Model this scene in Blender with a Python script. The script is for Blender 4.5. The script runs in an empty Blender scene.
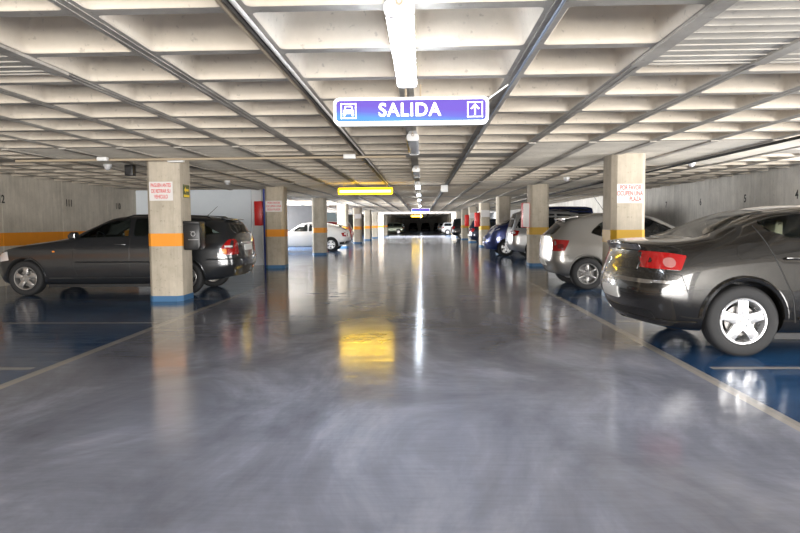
import bpy, bmesh, math, random
import numpy as np
from mathutils import Vector, Matrix
from mathutils.bvhtree import BVHTree
from mathutils.geometry import delaunay_2d_cdt

random.seed(7)
SC = bpy.context.scene
COL = SC.collection
PI = math.pi

# ------------------------------------------------------------------ camera
F_PX, PITCH, YAW, ROLL, HC = 659.7, .0641, .0334, -.0081, 1.268
fw = Vector((-math.sin(YAW)*math.cos(PITCH), math.cos(YAW)*math.cos(PITCH), -math.sin(PITCH)))
rt = Vector((math.cos(YAW), math.sin(YAW), 0))
up = rt.cross(fw)
cr, sr = math.cos(ROLL), math.sin(ROLL)
r2, u2 = rt*cr + up*sr, up*cr - rt*sr
cam = bpy.data.objects.new('camera', bpy.data.cameras.new('camera'))
COL.objects.link(cam)
m3 = Matrix((r2, u2, -fw)).transposed()
cam.matrix_world = Matrix.Translation((0, 0, HC)) @ m3.to_4x4()
cam.data.sensor_width = 36
cam.data.lens = 36*F_PX/800
cam.data.clip_start = .05
cam.data.clip_end = 500
SC.camera = cam

# ------------------------------------------------------------------ materials
def mat(name):
    m = bpy.data.materials.new(name); m.use_nodes = True
    nt = m.node_tree
    return m, nt, nt.nodes['Principled BSDF']
def simple(name, col, rough=.5, metal=0., coat=0., coat_r=.05, spec=.5):
    m, nt, b = mat(name)
    b.inputs['Base Color'].default_value = (*col, 1)
    b.inputs['Roughness'].default_value = rough
    b.inputs['Metallic'].default_value = metal
    b.inputs['Coat Weight'].default_value = coat
    b.inputs['Coat Roughness'].default_value = coat_r
    b.inputs['Specular IOR Level'].default_value = spec
    tc = nt.nodes.new('ShaderNodeTexCoord'); n = nt.nodes.new('ShaderNodeTexNoise')
    n.inputs['Scale'].default_value = 14; n.inputs['Detail'].default_value = 3
    nt.links.new(tc.outputs['Object'], n.inputs['Vector'])
    mr = nt.nodes.new('ShaderNodeMapRange')
    mr.inputs['To Min'].default_value = max(.0, rough-.04); mr.inputs['To Max'].default_value = rough+.04
    nt.links.new(n.outputs['Fac'], mr.inputs['Value']); nt.links.new(mr.outputs['Result'], b.inputs['Roughness'])
    return m
def emit(name, col, s):
    m, nt, b = mat(name)
    b.inputs['Base Color'].default_value = (*[min(1, c) for c in col], 1)
    b.inputs['Emission Color'].default_value = (*col, 1)
    b.inputs['Emission Strength'].default_value = s
    return m
def ramp(nt, fac, stops):
    r = nt.nodes.new('ShaderNodeValToRGB')
    while len(r.color_ramp.elements) < len(stops): r.color_ramp.elements.new(.5)
    for e, (p, c) in zip(r.color_ramp.elements, stops):
        e.position = p; e.color = (*c, 1)
    nt.links.new(fac, r.inputs['Fac']); return r.outputs['Color']
def noise(nt, vec, scale, detail=5, rough=.55, dist=0):
    n = nt.nodes.new('ShaderNodeTexNoise')
    n.inputs['Scale'].default_value = scale; n.inputs['Detail'].default_value = detail
    n.inputs['Roughness'].default_value = rough; n.inputs['Distortion'].default_value = dist
    nt.links.new(vec, n.inputs['Vector']); return n.outputs['Fac']
def mth(nt, op, a, b=None, c=None):
    n = nt.nodes.new('ShaderNodeMath'); n.operation = op
    for i, v in enumerate((a, b, c)):
        if v is None: continue
        if isinstance(v, (int, float)): n.inputs[i].default_value = v
        else: nt.links.new(v, n.inputs[i])
    return n.outputs[0]
def mixc(nt, fac, a, b, mode='MIX'):
    n = nt.nodes.new('ShaderNodeMix'); n.data_type = 'RGBA'; n.blend_type = mode
    for idx, v in ((0, fac), (6, a), (7, b)):
        if isinstance(v, (int, float)): n.inputs[idx].default_value = v
        elif isinstance(v, tuple): n.inputs[idx].default_value = (*v, 1)
        else: nt.links.new(v, n.inputs[idx])
    return n.outputs[2]
def wpos(nt):
    g = nt.nodes.new('ShaderNodeTexCoord'); s = nt.nodes.new('ShaderNodeSeparateXYZ')
    nt.links.new(g.outputs['Object'], s.inputs[0]); return g.outputs['Object'], s.outputs
def scaled(nt, vec, sc):
    n = nt.nodes.new('ShaderNodeMapping'); n.inputs['Scale'].default_value = sc
    nt.links.new(vec, n.inputs['Vector']); return n.outputs['Vector']
def bump(nt, b, h, strength=.2, dist=.01):
    n = nt.nodes.new('ShaderNodeBump'); n.inputs['Strength'].default_value = strength
    n.inputs['Distance'].default_value = dist
    nt.links.new(h, n.inputs['Height']); nt.links.new(n.outputs['Normal'], b.inputs['Normal'])

def concrete(name, dark, light, rough=.85, streak=True, spots=True, bs=.25, bands=()):
    m, nt, b = mat(name)
    vec, xyz = wpos(nt)
    n1 = noise(nt, vec, 1.6, 6, .65)
    c = ramp(nt, n1, [(.3, dark), (.7, light)])
    if streak:
        n2 = noise(nt, scaled(nt, vec, (9, 9, .8)), 1.0, 5, .7)
        f = ramp(nt, n2, [(.38, (.72,)*3), (.6, (1,)*3)])
        c = mixc(nt, .55, c, f, 'MULTIPLY')
    if spots:
        n3 = noise(nt, vec, 22, 3, .5)
        f = ramp(nt, n3, [(.27, (.55,)*3), (.36, (1,)*3)])
        c = mixc(nt, .6, c, f, 'MULTIPLY')
    nb = noise(nt, vec, 60, 3, .6)
    bump(nt, b, nb, bs, .004)
    for (z0, z1, col) in bands:
        k = mth(nt, 'MULTIPLY', mth(nt, 'GREATER_THAN', xyz[2], z0), mth(nt, 'LESS_THAN', xyz[2], z1))
        cc = mixc(nt, noise(nt, vec, 5, 4), tuple(v*.85 for v in col), col)
        c = mixc(nt, k, c, cc)
    nt.links.new(c, b.inputs['Base Color']); b.inputs['Roughness'].default_value = rough
    return m

M = {}
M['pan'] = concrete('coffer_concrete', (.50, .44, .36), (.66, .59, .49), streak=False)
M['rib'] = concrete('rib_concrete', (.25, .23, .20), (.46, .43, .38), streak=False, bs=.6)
M['board'] = concrete('board_marked_concrete', (.40, .37, .32), (.58, .54, .47), streak=False, bs=.5)
M['pillar'] = concrete('pillar_concrete', (.42, .37, .29), (.60, .53, .43))
M['wallc'] = concrete('wall_concrete', (.47, .43, .365), (.66, .605, .52), bands=[(.86, 1.15, (.85, .30, .012))])
M['wallr'] = concrete('right_wall_concrete', (.60, .575, .53), (.78, .75, .69))
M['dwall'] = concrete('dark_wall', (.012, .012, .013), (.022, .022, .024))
M['white_wall'] = concrete('painted_wall', (.76, .82, .88), (.82, .88, .93), spots=False, streak=False)
M['white_wall2'] = concrete('painted_pilaster', (.70, .72, .73), (.78, .80, .81), spots=False, streak=False)
M['orange'] = simple('orange_paint', (.80, .29, .012), .55)
M['bluepaint'] = simple('blue_paint', (.035, .13, .27), .45)
M['ochre'] = simple('ochre_paint', (.52, .30, .02), .55)
M['signwhite'] = simple('sign_white', (.66, .63, .61), .4)
M['signred'] = simple('sign_red', (.62, .05, .05), .5)
M['fadedred'] = simple('faded_red', (.50, .05, .035), .5)
M['red'] = simple('red_enamel', (.62, .02, .018), .35)
M['bluepole'] = simple('blue_enamel', (.03, .07, .42), .4)
M['black'] = simple('black_plastic', (.012, .012, .013), .4)
M['rubber'] = simple('tyre_rubber', (.016, .016, .017), .75)
M['white'] = simple('white_plastic', (.75, .75, .74), .4)
M['grey'] = simple('grey_plastic', (.35, .35, .35), .5)
M['galv'] = simple('galvanised_conduit', (.42, .34, .24), .45)
M['pvc'] = simple('pvc_conduit', (.55, .53, .50), .5)
M['bluepipe'] = simple('blue_grey_conduit', (.22, .26, .33), .45)
M['ink'] = simple('black_ink', (.02, .02, .02), .7)
M['green'] = simple('sign_green', (.012, .05, .025), .4)
M['yellow'] = simple('sign_yellow', (.75, .55, .03), .4)
M['chrome'] = simple('chrome', (.75, .75, .76), .12, 1)
M['alloy'] = simple('silver_alloy', (.72, .72, .73), .28, .75)
M['alloyd'] = simple('grey_alloy', (.42, .41, .40), .3, .8)
M['dark'] = simple('dark_interior', (.03, .03, .03), .8)
M['beige'] = simple('beige_upholstery', (.42, .36, .27), .8)
M['greyseat'] = simple('grey_upholstery', (.42, .48, .46), .8)
M['disc'] = simple('brake_steel', (.30, .29, .28), .35, .8)
M['tail'] = simple('red_lens', (.30, .006, .006), .12, 0, 1)
M['taildark'] = simple('dark_red_lens', (.12, .004, .004), .1, 0, 1)
M['amber'] = simple('amber_lens', (.75, .22, .01), .12, 0, 1)
M['clear'] = simple('clear_lens', (.72, .72, .74), .08, .2, 1)
M['pinkclear'] = simple('pink_clear_lens', (.34, .14, .13), .1, 0, 1)
M['plate'] = simple('number_plate', (.72, .72, .70), .4)
M['tube'] = emit('lit_diffuser', (.80, .88, 1.0), 60)
M['tubefar'] = emit('lit_diffuser_far', (.80, .88, 1.0), 18)
M['offdiff'] = simple('unlit_diffuser', (.50, .52, .55), .25)
M['yglow'] = emit('lit_yellow_face', (1.0, .60, .0), 8)
M['yglow2'] = emit('lit_yellow_strip', (1.0, .68, .06), 18)
M['signglow'] = emit('lit_sign_white', (1, 1, 1), 1.1)
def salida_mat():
    m, nt, b = mat('lit_violet_tube_glow')
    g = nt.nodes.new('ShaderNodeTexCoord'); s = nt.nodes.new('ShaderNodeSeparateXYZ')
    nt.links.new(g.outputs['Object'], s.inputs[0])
    # uneven tube glow painted into the emission colour: violet above, a sky-blue wedge below on the left
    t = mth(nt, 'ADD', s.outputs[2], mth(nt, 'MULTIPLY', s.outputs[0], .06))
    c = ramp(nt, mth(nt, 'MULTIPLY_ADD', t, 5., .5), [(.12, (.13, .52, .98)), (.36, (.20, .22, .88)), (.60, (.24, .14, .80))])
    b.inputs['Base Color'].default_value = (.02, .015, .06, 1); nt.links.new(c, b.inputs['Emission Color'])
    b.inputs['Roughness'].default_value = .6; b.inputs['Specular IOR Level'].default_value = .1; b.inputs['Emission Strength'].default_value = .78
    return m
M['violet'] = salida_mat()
def paint(name, col, rough=.32, metal=.55):
    m, nt, b = mat(name)
    b.inputs['Base Color'].default_value = (*col, 1)
    b.inputs['Metallic'].default_value = metal
    b.inputs['Roughness'].default_value = rough
    b.inputs['Coat Weight'].default_value = 1; b.inputs['Coat Roughness'].default_value = .03
    vec, _ = wpos(nt)
    n = noise(nt, vec, 900, 1)
    c = ramp(nt, n, [(.3, tuple(v*.85 for v in col)), (.7, tuple(min(1, v*1.15) for v in col))])
    nt.links.new(c, b.inputs['Base Color'])
    return m
def glass(name, tint, refl=.0):
    m = bpy.data.materials.new(name); m.use_nodes = True; nt = m.node_tree
    nt.nodes.remove(nt.nodes['Principled BSDF'])
    t = nt.nodes.new('ShaderNodeBsdfTransparent'); t.inputs[0].default_value = (*tint, 1)
    g = nt.nodes.new('ShaderNodeBsdfGlossy'); g.inputs['Roughness'].default_value = .02
    fr = nt.nodes.new('ShaderNodeFresnel'); fr.inputs['IOR'].default_value = 1.5
    mx = nt.nodes.new('ShaderNodeMixShader')
    nt.links.new(fr.outputs[0], mx.inputs[0]); nt.links.new(t.outputs[0], mx.inputs[1]); nt.links.new(g.outputs[0], mx.inputs[2])
    nt.links.new(mx.outputs[0], nt.nodes['Material Output'].inputs['Surface'])
    return m
M['glass'] = glass('tinted_glass', (.72, .80, .76))
M['glassd'] = glass('dark_tinted_glass', (.12, .14, .14))
M['bglass'] = simple('dark_car_glass', (.012, .015, .016), .04, 0, 0)
M['anthracite'] = paint('anthracite_paint', (.013, .0118, .0105), .25, .4)
M['graphite'] = paint('graphite_paint', (.032, .034, .038), .28, .5)
M['silver'] = paint('silver_beige_paint', (.30, .288, .27))
M['silver2'] = paint('silver_paint', (.50, .50, .50))
M['whitecar'] = paint('white_paint', (.80, .80, .80), .4, 0)
M['bluecar'] = paint('navy_paint', (.03, .045, .16))
M['blackcar'] = paint('black_paint', (.012, .013, .016))
M['bluedark'] = paint('dark_blue_paint', (.018, .024, .045))
M['redcar'] = paint('red_paint', (.40, .02, .02), .4, .1)
M['greencar'] = paint('pale_green_paint', (.38, .42, .33))

def floor_mat():
    m, nt, b = mat('painted_floor')
    vec, xyz = wpos(nt)
    X, Y = xyz[0], xyz[1]
    def band(v, a, c): return mth(nt, 'MULTIPLY', mth(nt, 'GREATER_THAN', v, a), mth(nt, 'LESS_THAN', v, c))
    # brushed grey epoxy: cloudy patches and fine brush marks
    cl = noise(nt, scaled(nt, vec, (1, .55, 1)), .9, 7, .62, .6)
    grey = ramp(nt, cl, [(.32, (.145, .152, .185)), (.5, (.24, .25, .30)), (.66, (.40, .41, .48))])
    br = noise(nt, scaled(nt, vec, (3.5, 30, 1)), 1.0, 4, .6, .5)
    grey = mixc(nt, .2, grey, ramp(nt, br, [(.35, (.65,)*3), (.62, (1,)*3)]), 'MULTIPLY')
    bn = noise(nt, scaled(nt, vec, (1, .7, 1)), 1.3, 6, .65, .5)
    blue = ramp(nt, bn, [(.3, (.012, .042, .115)), (.6, (.02, .085, .21)), (.8, (.03, .13, .30))])
    bays = mth(nt, 'ADD', mth(nt, 'LESS_THAN', X, -3.36), mth(nt, 'GREATER_THAN', X, 2.32))
    c = mixc(nt, bays, grey, blue)
    wear = noise(nt, vec, 9, 4, .7)
    lines = mth(nt, 'ADD', band(X, -3.41, -3.31), band(X, 2.27, 2.37))
    yy = mth(nt, 'FLOORED_MODULO', mth(nt, 'SUBTRACT', Y, 5.72), 2.8) if False else None
    n = nt.nodes.new('ShaderNodeMath'); n.operation = 'FLOORED_MODULO'
    nt.links.new(mth(nt, 'SUBTRACT', Y, 5.70), n.inputs[0]); n.inputs[1].default_value = 2.76
    bl = mth(nt, 'MULTIPLY', band(n.outputs[0], -.01, .09), bays)
    bl = mth(nt, 'MULTIPLY', bl, mth(nt, 'GREATER_THAN', mth(nt, 'ABSOLUTE', mth(nt, 'SUBTRACT', X, -.5)), 3.0))
    lines = mth(nt, 'MINIMUM', mth(nt, 'ADD', lines, bl), 1)
    lines = mth(nt, 'MULTIPLY', lines, mth(nt, 'MULTIPLY_ADD', wear, .5, .55))
    c = mixc(nt, lines, c, (.46, .42, .36))
    nt.links.new(c, b.inputs['Base Color'])
    rn = noise(nt, scaled(nt, vec, (1.5, 5, 1)), 1.2, 5, .6, .4)
    mr = nt.nodes.new('ShaderNodeMapRange'); mr.inputs['From Min'].default_value = .3; mr.inputs['From Max'].default_value = .7
    mr.inputs['To Min'].default_value = .07; mr.inputs['To Max'].default_value = .20
    nt.links.new(rn, mr.inputs['Value']); nt.links.new(mr.outputs['Result'], b.inputs['Roughness'])
    b.inputs['Specular IOR Level'].default_value = .6
    hb = noise(nt, scaled(nt, vec, (1.2, 7, 1)), 1.0, 4, .55, .3)
    hf = noise(nt, vec, 45, 2, .5)
    bump(nt, b, mth(nt, 'MULTIPLY_ADD', hf, .06, hb), .16, .012)
    return m
M['floor'] = floor_mat()
M['outside'] = concrete('outside_paving', (.55, .53, .50), (.68, .66, .62), streak=False)

# ------------------------------------------------------------------ mesh helpers
def tag(o, label=None, cat=None, group=None, kind=None):
    if label: o['label'] = label
    if cat: o['category'] = cat
    if group: o['group'] = group
    if kind: o['kind'] = kind
    return o
def empty(name, loc=(0, 0, 0), rz=0, **k):
    o = bpy.data.objects.new(name, None); COL.objects.link(o)
    o.empty_display_size = .1
    o.location = loc; o.rotation_euler = (0, 0, rz)
    return tag(o, **k)
def link(name, me, mats, parent=None, loc=None, rz=0, angle=35, **k):
    if not isinstance(mats, (list, tuple)): mats = [mats]
    for mm in mats: me.materials.append(mm)
    o = bpy.data.objects.new(name, me); COL.objects.link(o)
    if parent: o.parent = parent
    if loc: o.location = loc
    if rz: o.rotation_euler = (0, 0, rz)
    return tag(o, **k)
def finish(bm, angle=35, smooth=True):
    a = math.radians(angle)
    for f in bm.faces: f.smooth = smooth
    if smooth:
        for e in bm.edges:
            e.smooth = not (len(e.link_faces) != 2 or e.calc_face_angle(0) > a)
    me = bpy.data.meshes.new('m'); bm.to_mesh(me); bm.free(); return me
def frompy(v, f, angle=35, smooth=True, recalc=True):
    bm = bmesh.new()
    vs = [bm.verts.new(p) for p in v]
    for q in f:
        try: bm.faces.new([vs[i] for i in q])
        except ValueError: pass
    if recalc: bmesh.ops.recalc_face_normals(bm, faces=bm.faces)
    return finish(bm, angle, smooth)
class MB:
    """collects shapes of one part into one mesh"""
    def __init__(s): s.bm = bmesh.new(); s.mi = 0
    def _new(s, verts, faces):
        vs = [s.bm.verts.new(p) for p in verts]
        out = []
        for f in faces:
            try:
                q = s.bm.faces.new([vs[i] for i in f]); q.material_index = s.mi; out.append(q)
            except ValueError: pass
        return vs, out
    def box(s, lo, hi, bev=0, seg=2):
        x0, y0, z0 = lo; x1, y1, z1 = hi
        b2 = bmesh.new()
        bmesh.ops.create_cube(b2, size=1)
        for v in b2.verts:
            v.co = Vector(((x0+x1)/2+v.co.x*(x1-x0), (y0+y1)/2+v.co.y*(y1-y0), (z0+z1)/2+v.co.z*(z1-z0)))
        if bev: bmesh.ops.bevel(b2, geom=b2.edges[:], offset=bev, segments=seg, affect='EDGES', profile=.5)
        s._add(b2); return s
    def _add(s, b2):
        b2.verts.index_update()
        vs = [s.bm.verts.new(v.co) for v in b2.verts]
        for f in b2.faces:
            try:
                q = s.bm.faces.new([vs[v.index] for v in f.verts]); q.material_index = s.mi
            except ValueError: pass
        b2.free()
    def prism(s, poly, axis, a, b, bev=0):
        """poly 2D; extruded along axis from a to b"""
        def P(p, t):
            return {'x': (t, p[0], p[1]), 'y': (p[0], t, p[1]), 'z': (p[0], p[1], t)}[axis]
        n = len(poly); b2 = bmesh.new()
        v = [b2.verts.new(P(p, a)) for p in poly] + [b2.verts.new(P(p, b)) for p in poly]
        b2.faces.new(v[:n]); b2.faces.new(v[n:][::-1])
        for i in range(n): b2.faces.new((v[i], v[(i+1) % n], v[n+(i+1) % n], v[n+i]))
        bmesh.ops.recalc_face_normals(b2, faces=b2.faces)
        if bev: bmesh.ops.bevel(b2, geom=b2.edges[:], offset=bev, segments=2, affect='EDGES', profile=.5)
        s._add(b2); return s
    def tube(s, pts, r, n=10, cap=True):
        pts = [Vector(p) for p in pts]; rings = []
        rs = r if isinstance(r, (list, tuple)) else [r]*len(pts)
        prev = None
        for i, p in enumerate(pts):
            d = (pts[min(i+1, len(pts)-1)] - pts[max(i-1, 0)]).normalized()
            if prev is None:
                a = d.orthogonal().normalized()
            else:
                a = (prev - d*prev.dot(d)).normalized()
            prev = a; b = d.cross(a)
            rings.append([p + (a*math.cos(2*PI*k/n) + b*math.sin(2*PI*k/n))*rs[i] for k in range(n)])
        verts = [v for q in rings for v in q]; faces = []
        for i in range(len(rings)-1):
            for k in range(n):
                faces.append((i*n+k, i*n+(k+1) % n, (i+1)*n+(k+1) % n, (i+1)*n+k))
        if cap:
            faces.append(tuple(range(n))[::-1]); faces.append(tuple(range((len(rings)-1)*n, len(rings)*n)))
        s._new(verts, faces); return s
    def lathe(s, prof, axis='y', c=(0, 0, 0), n=40, closed=False):
        """prof: (r, t) list"""
        verts = []; faces = []; m_ = len(prof)
        for k in range(n):
            a = 2*PI*k/n
            for r, t in prof:
                q = {'y': (r*math.cos(a), t, r*math.sin(a)), 'z': (r*math.cos(a), r*math.sin(a), t), 'x': (t, r*math.cos(a), r*math.sin(a))}[axis]
                verts.append((c[0]+q[0], c[1]+q[1], c[2]+q[2]))
        for k in range(n):
            for i in range(m_ if closed else m_-1):
                j = (i+1) % m_; k2 = (k+1) % n
                faces.append((k*m_+i, k*m_+j, k2*m_+j, k2*m_+i))
        s._new(verts, faces); return s
    def mesh(s, angle=35, smooth=True, weld=0):
        if weld: bmesh.ops.remove_doubles(s.bm, verts=s.bm.verts, dist=weld)
        bmesh.ops.recalc_face_normals(s.bm, faces=s.bm.faces)
        return finish(s.bm, angle, smooth)
    def build(s, name, mats, parent=None, angle=35, **k):
        return link(name, s.mesh(angle), mats, parent, **k)
def rrect(x0, z0, x1, z1, r, n=4):
    out = []
    for cx, cz, a0 in ((x1-r, z1-r, 0), (x0+r, z1-r, 90), (x0+r, z0+r, 180), (x1-r, z0+r, 270)):
        for i in range(n+1):
            a = math.radians(a0+90*i/n); out.append((cx+r*math.cos(a), cz+r*math.sin(a)))
    return out
def rounded(poly, r, n=4):
    out = []; N = len(poly)
    for i in range(N):
        p0, p, p1 = Vector(poly[i-1]), Vector(poly[i]), Vector(poly[(i+1) % N])
        d0, d1 = p0-p, p1-p
        k = min(r, d0.length*.45, d1.length*.45)
        a, b = p+d0.normalized()*k, p+d1.normalized()*k
        for j in range(n+1):
            t = j/n; q = a*(1-t)**2 + p*2*t*(1-t) + b*t*t
            out.append((q.x, q.y))
    return out
def text_mesh(body, size, bold=.0, align='CENTER', extrude=.001, sx=1.0, spacing=1.0, line=1.0):
    cu = bpy.data.curves.new('t', 'FONT'); cu.body = body; cu.size = size; cu.offset = bold
    cu.align_x = align; cu.align_y = 'CENTER'; cu.extrude = extrude; cu.space_character = spacing; cu.space_line = line
    o = bpy.data.objects.new('t', cu); COL.objects.link(o)
    dg = bpy.context.evaluated_depsgraph_get(); dg.update()
    me = bpy.data.meshes.new_from_object(o.evaluated_get(dg))
    me.materials.clear()
    me.transform(Matrix.Diagonal((sx, 1, 1, 1)))
    bpy.data.objects.remove(o); bpy.data.curves.remove(cu)
    return me
FACE_CAM = Matrix.Rotation(PI/2, 4, 'X')            # text read from -Y
FACE_XP = Matrix.Rotation(PI/2, 4, 'Z') @ FACE_CAM   # read from +X
FACE_XN = Matrix.Rotation(-PI/2, 4, 'Z') @ FACE_CAM  # read from -X
def text_obj(name, body, size, m, parent, loc, face=FACE_CAM, **k):
    kw = {q: k.pop(q) for q in ('bold', 'align', 'extrude', 'sx', 'spacing', 'line') if q in k}
    me = text_mesh(body, size, **kw); me.transform(face)
    return link(name, me, m, parent, loc=loc, **k)

# ------------------------------------------------------------------ the setting
XW0, XW1 = -9.05, 7.8
YB, YE = -7.0, 138.0
ZC = 2.40
S = .84
X0, Y0 = -.123, 3.52
HOLE = (62.0, 71.0)      # gap in the roof far down the aisle
XH = (-13.0, 7.8)

def plane(name, pts, m, **k):
    return link(name, frompy(pts, [tuple(range(len(pts)))], recalc=False, smooth=False), m, **k)
plane('floor', [(-13, YB, 0), (XW1, YB, 0), (XW1, YE, 0), (-13, YE, 0)], M['floor'], kind='structure')
plane('ground_outside', [(-70, -60, -.03), (70, -60, -.03), (70, 200, -.03), (-70, 200, -.03)], M['outside'], kind='structure')

def build_ceiling():
    V, Fc, MI = [], [], []
    def add(vs, fs, mi):
        o = len(V); V.extend(vs)
        for f in fs: Fc.append(tuple(i+o for i in f)); MI.append(mi)
    def oct_ring(x0, x1, y0, y1, r, z):
        pts = []
        for cx, cy, a0 in ((x1-r, y1-r, 0), (x0+r, y1-r, 90), (x0+r, y0+r, 180), (x1-r, y0+r, 270)):
            for i in range(4):
                a = math.radians(a0+30*i); pts.append((cx+r*math.cos(a), cy+r*math.sin(a), z))
        return pts
    RX, RY, DEP = .062, .048, .33
    def coffer(x0, x1, y0, y1):
        # rib-bottom frame (octagonal opening inside the rectangular cell)
        a, b, c, d = x0+RX, x1-RX, y0+RY, y1-RY
        ring0 = oct_ring(a, b, c, d, .035, ZC)
        corners = [(x1, y1, ZC), (x0, y1, ZC), (x0, y0, ZC), (x1, y0, ZC)]
        fs = []
        n = 16
        vs = ring0 + corners
        for q in range(4):
            cidx = n+q
            for i in range(3): fs.append((cidx, q*4+i, q*4+i+1))
            nq = (q+1) % 4
            fs.append((cidx, q*4+3, nq*4, n+nq))
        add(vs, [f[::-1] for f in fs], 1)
        # pan: small rounded arris then tapering sides to a flat top
        rings = [ring0, oct_ring(a+.012, b-.012, c+.010, d-.010, .05, ZC+.012)]
        rings += [oct_ring(a+.035, b-.035, c+.03, d-.03, .07, ZC+.16),
                  oct_ring(a+.065, b-.065, c+.055, d-.055, .09, ZC+DEP-.05),
                  oct_ring(a+.12, b-.12, c+.10, d-.10, .10, ZC+DEP)]
        vs = [p for r in rings for p in r]; fs = []
        for k in range(len(rings)-1):
            for i in range(n):
                fs.append((k*n+i, (k+1)*n+i, (k+1)*n+(i+1) % n, k*n+(i+1) % n))
        fs.append(tuple(range((len(rings)-1)*n, len(rings)*n)))
        add(vs, [f[::-1] for f in fs], 0)
    def solid(x0, x1, y0, y1):
        # board-marked soffit: planks across the span, each at its own height, with a fin at the joint
        y = y0; g = random.Random(int(x0*100)*7919+int(y0*100))
        # keep plank seams continuous over neighbouring cells
        while y < y1-1e-6:
            e = min(y1, y + .14)
            dz = .0025*((math.sin(y*91.7)+1)/2)
            vs = [(x0, y, ZC-dz), (x1, y, ZC-dz), (x1, e-.012, ZC-dz), (x0, e-.012, ZC-dz),
                  (x0, e-.006, ZC-.008), (x1, e-.006, ZC-.008), (x0, e, ZC-.003), (x1, e, ZC-.003)]
            add(vs, [(3, 2, 1, 0)[::1], (4, 5, 2, 3), (6, 7, 5, 4)], 2)
            y = e
    def flat(x0, x1, y0, y1):
        add([(x0, y0, ZC), (x1, y0, ZC), (x1, y1, ZC), (x0, y1, ZC)], [(3, 2, 1, 0)], 1)
    kx = list(range(-11, 10))
    caps = set(range(2, 7)) | set(range(-7, -3))
    jy = range(-13, 161)
    for k in kx:
        x0, x1 = X0+k*S, X0+(k+1)*S
        if x1 > XW1+.3 or x0 < XW0-.3: pass
        for j in jy:
            y0, y1 = Y0+j*S, Y0+(j+1)*S
            if y0 > HOLE[0]-S and y1 < HOLE[1]+S: continue
            r = j % 10
            sub = []
            if k in caps and r in (7, 8, 9, 0, 1):
                if r == 1:
                    sub = [('s', y0, y0+.6*S), ('c', y0+.6*S, y1)]
                else: sub = [('s', y0, y1)]
            elif r == 8: sub = [('c', y0, y0+.66*S), ('f', y0+.66*S, y1)]
            elif r == 9: sub = [('f', y0, y0+.28*S), ('c', y0+.28*S, y1)]
            else: sub = [('c', y0, y1)]
            for t, a, b in sub:
                {'c': coffer, 's': solid, 'f': flat}[t](x0, x1, a, b)
    # longitudinal ribs stay raised across the board-marked capitals
    for k in list(range(2, 8)) + list(range(-7, -2)):
        x = X0+k*S
        for p in range(-1, 16):
            ya = Y0+(7+10*p)*S; yb = ya+4.6*S
            if yb > HOLE[0]-S and ya < HOLE[1]+S: continue
            w = .05
            add([(x-w, ya, ZC-.02), (x+w, ya, ZC-.02), (x+w, yb, ZC-.02), (x-w, yb, ZC-.02),
                 (x-w, ya, ZC+.02), (x+w, ya, ZC+.02), (x+w, yb, ZC+.02), (x-w, yb, ZC+.02)],
                [(3, 2, 1, 0), (0, 1, 5, 4), (1, 2, 6, 5), (2, 3, 7, 6), (3, 0, 4, 7)], 1)
    # twin form lips along every longitudinal rib
    for k in range(-11, 11):
        for ya, yb in ((-7.3, HOLE[0]-1.0), (HOLE[1]+1.0, 120)):
            for dx in (-.03, .022):
                x = X0+k*S+dx
                add([(x, ya, ZC-.004), (x+.008, ya, ZC-.004), (x+.008, yb, ZC-.004), (x, yb, ZC-.004),
                     (x, ya, ZC+.005), (x+.008, ya, ZC+.005), (x+.008, yb, ZC+.005), (x, yb, ZC+.005)],
                    [(3, 2, 1, 0), (0, 1, 5, 4), (1, 2, 6, 5), (2, 3, 7, 6), (3, 0, 4, 7)], 1)
    # roof slab over the coffers, in two lengths with the gap between
    xa, xb = X0-11*S, X0+10*S
    lastA = max(Y0+(j+1)*S for j in jy if not (Y0+j*S > HOLE[0]-S and Y0+(j+1)*S < HOLE[1]+S) and Y0+j*S < HOLE[0])
    firstB = min(Y0+j*S for j in jy if Y0+j*S > HOLE[0] and not (Y0+(j+1)*S < HOLE[1]+S))
    for ya, yb in ((Y0-13*S, lastA), (firstB, Y0+161*S)):
        vs = [(x, y, z) for z in (ZC, ZC+.5) for (x, y) in ((xa, ya), (xb, ya), (xb, yb), (xa, yb))]
        add(vs, [(4, 5, 6, 7), (0, 1, 5, 4), (1, 2, 6, 5), (2, 3, 7, 6), (3, 0, 4, 7)], 1)
    me = bpy.data.meshes.new('ceiling')
    me.from_pydata(V, [], Fc); me.polygons.foreach_set('material_index', MI)
    me.update()
    sm = np.array([m_ == 0 for m_ in MI]); me.polygons.foreach_set('use_smooth', sm)
    me.set_sharp_from_angle(angle=math.radians(50))
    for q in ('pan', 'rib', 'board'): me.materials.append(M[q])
    o = bpy.data.objects.new('ceiling', me); COL.objects.link(o); o['kind'] = 'structure'
    return lastA, firstB
HA, HB = build_ceiling()

def wallbox(name, lo, hi, m):
    return MB().box(lo, hi).build(name, m, kind='structure')
# left concrete wall with vertical pour joints; right wall; far end wall
def jointed_wall(name, x, face, y0, y1, m, joints):
    b = MB()
    t = .25*face
    ys = [y0]+[j for j in joints if y0 < j < y1]+[y1]
    for a, c in zip(ys[:-1], ys[1:]):
        b.box((min(x, x-t), a+.006, 0), (max(x, x-t), c-.006, ZC+.05), .006, 1)
    b.box((min(x-.02*face, x-t*1.1), y0, 0), (max(x-.02*face, x-t*1.1), y1, ZC+.05))
    return b.build(name, m, kind='structure')
jointed_wall('wall_left', XW0, 1, YB, 20.9, M['wallc'], [y for y in np.arange(-5.2, 21, 2.4)])
jointed_wall('wall_right_near', XW1, -1, YB, .4, M['wallr'], [-4.0, -1.6])
jointed_wall('wall_right', XW1, -1, 12.2, YE, M['wallr'], [y for y in np.arange(1.1, 138, 2.45)])  # stretch between the two right walls left open for the added side fill
wallbox('wall_far', (-13, YE-.2, 0), (XW1, YE, ZC), M['wallr'])
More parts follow.
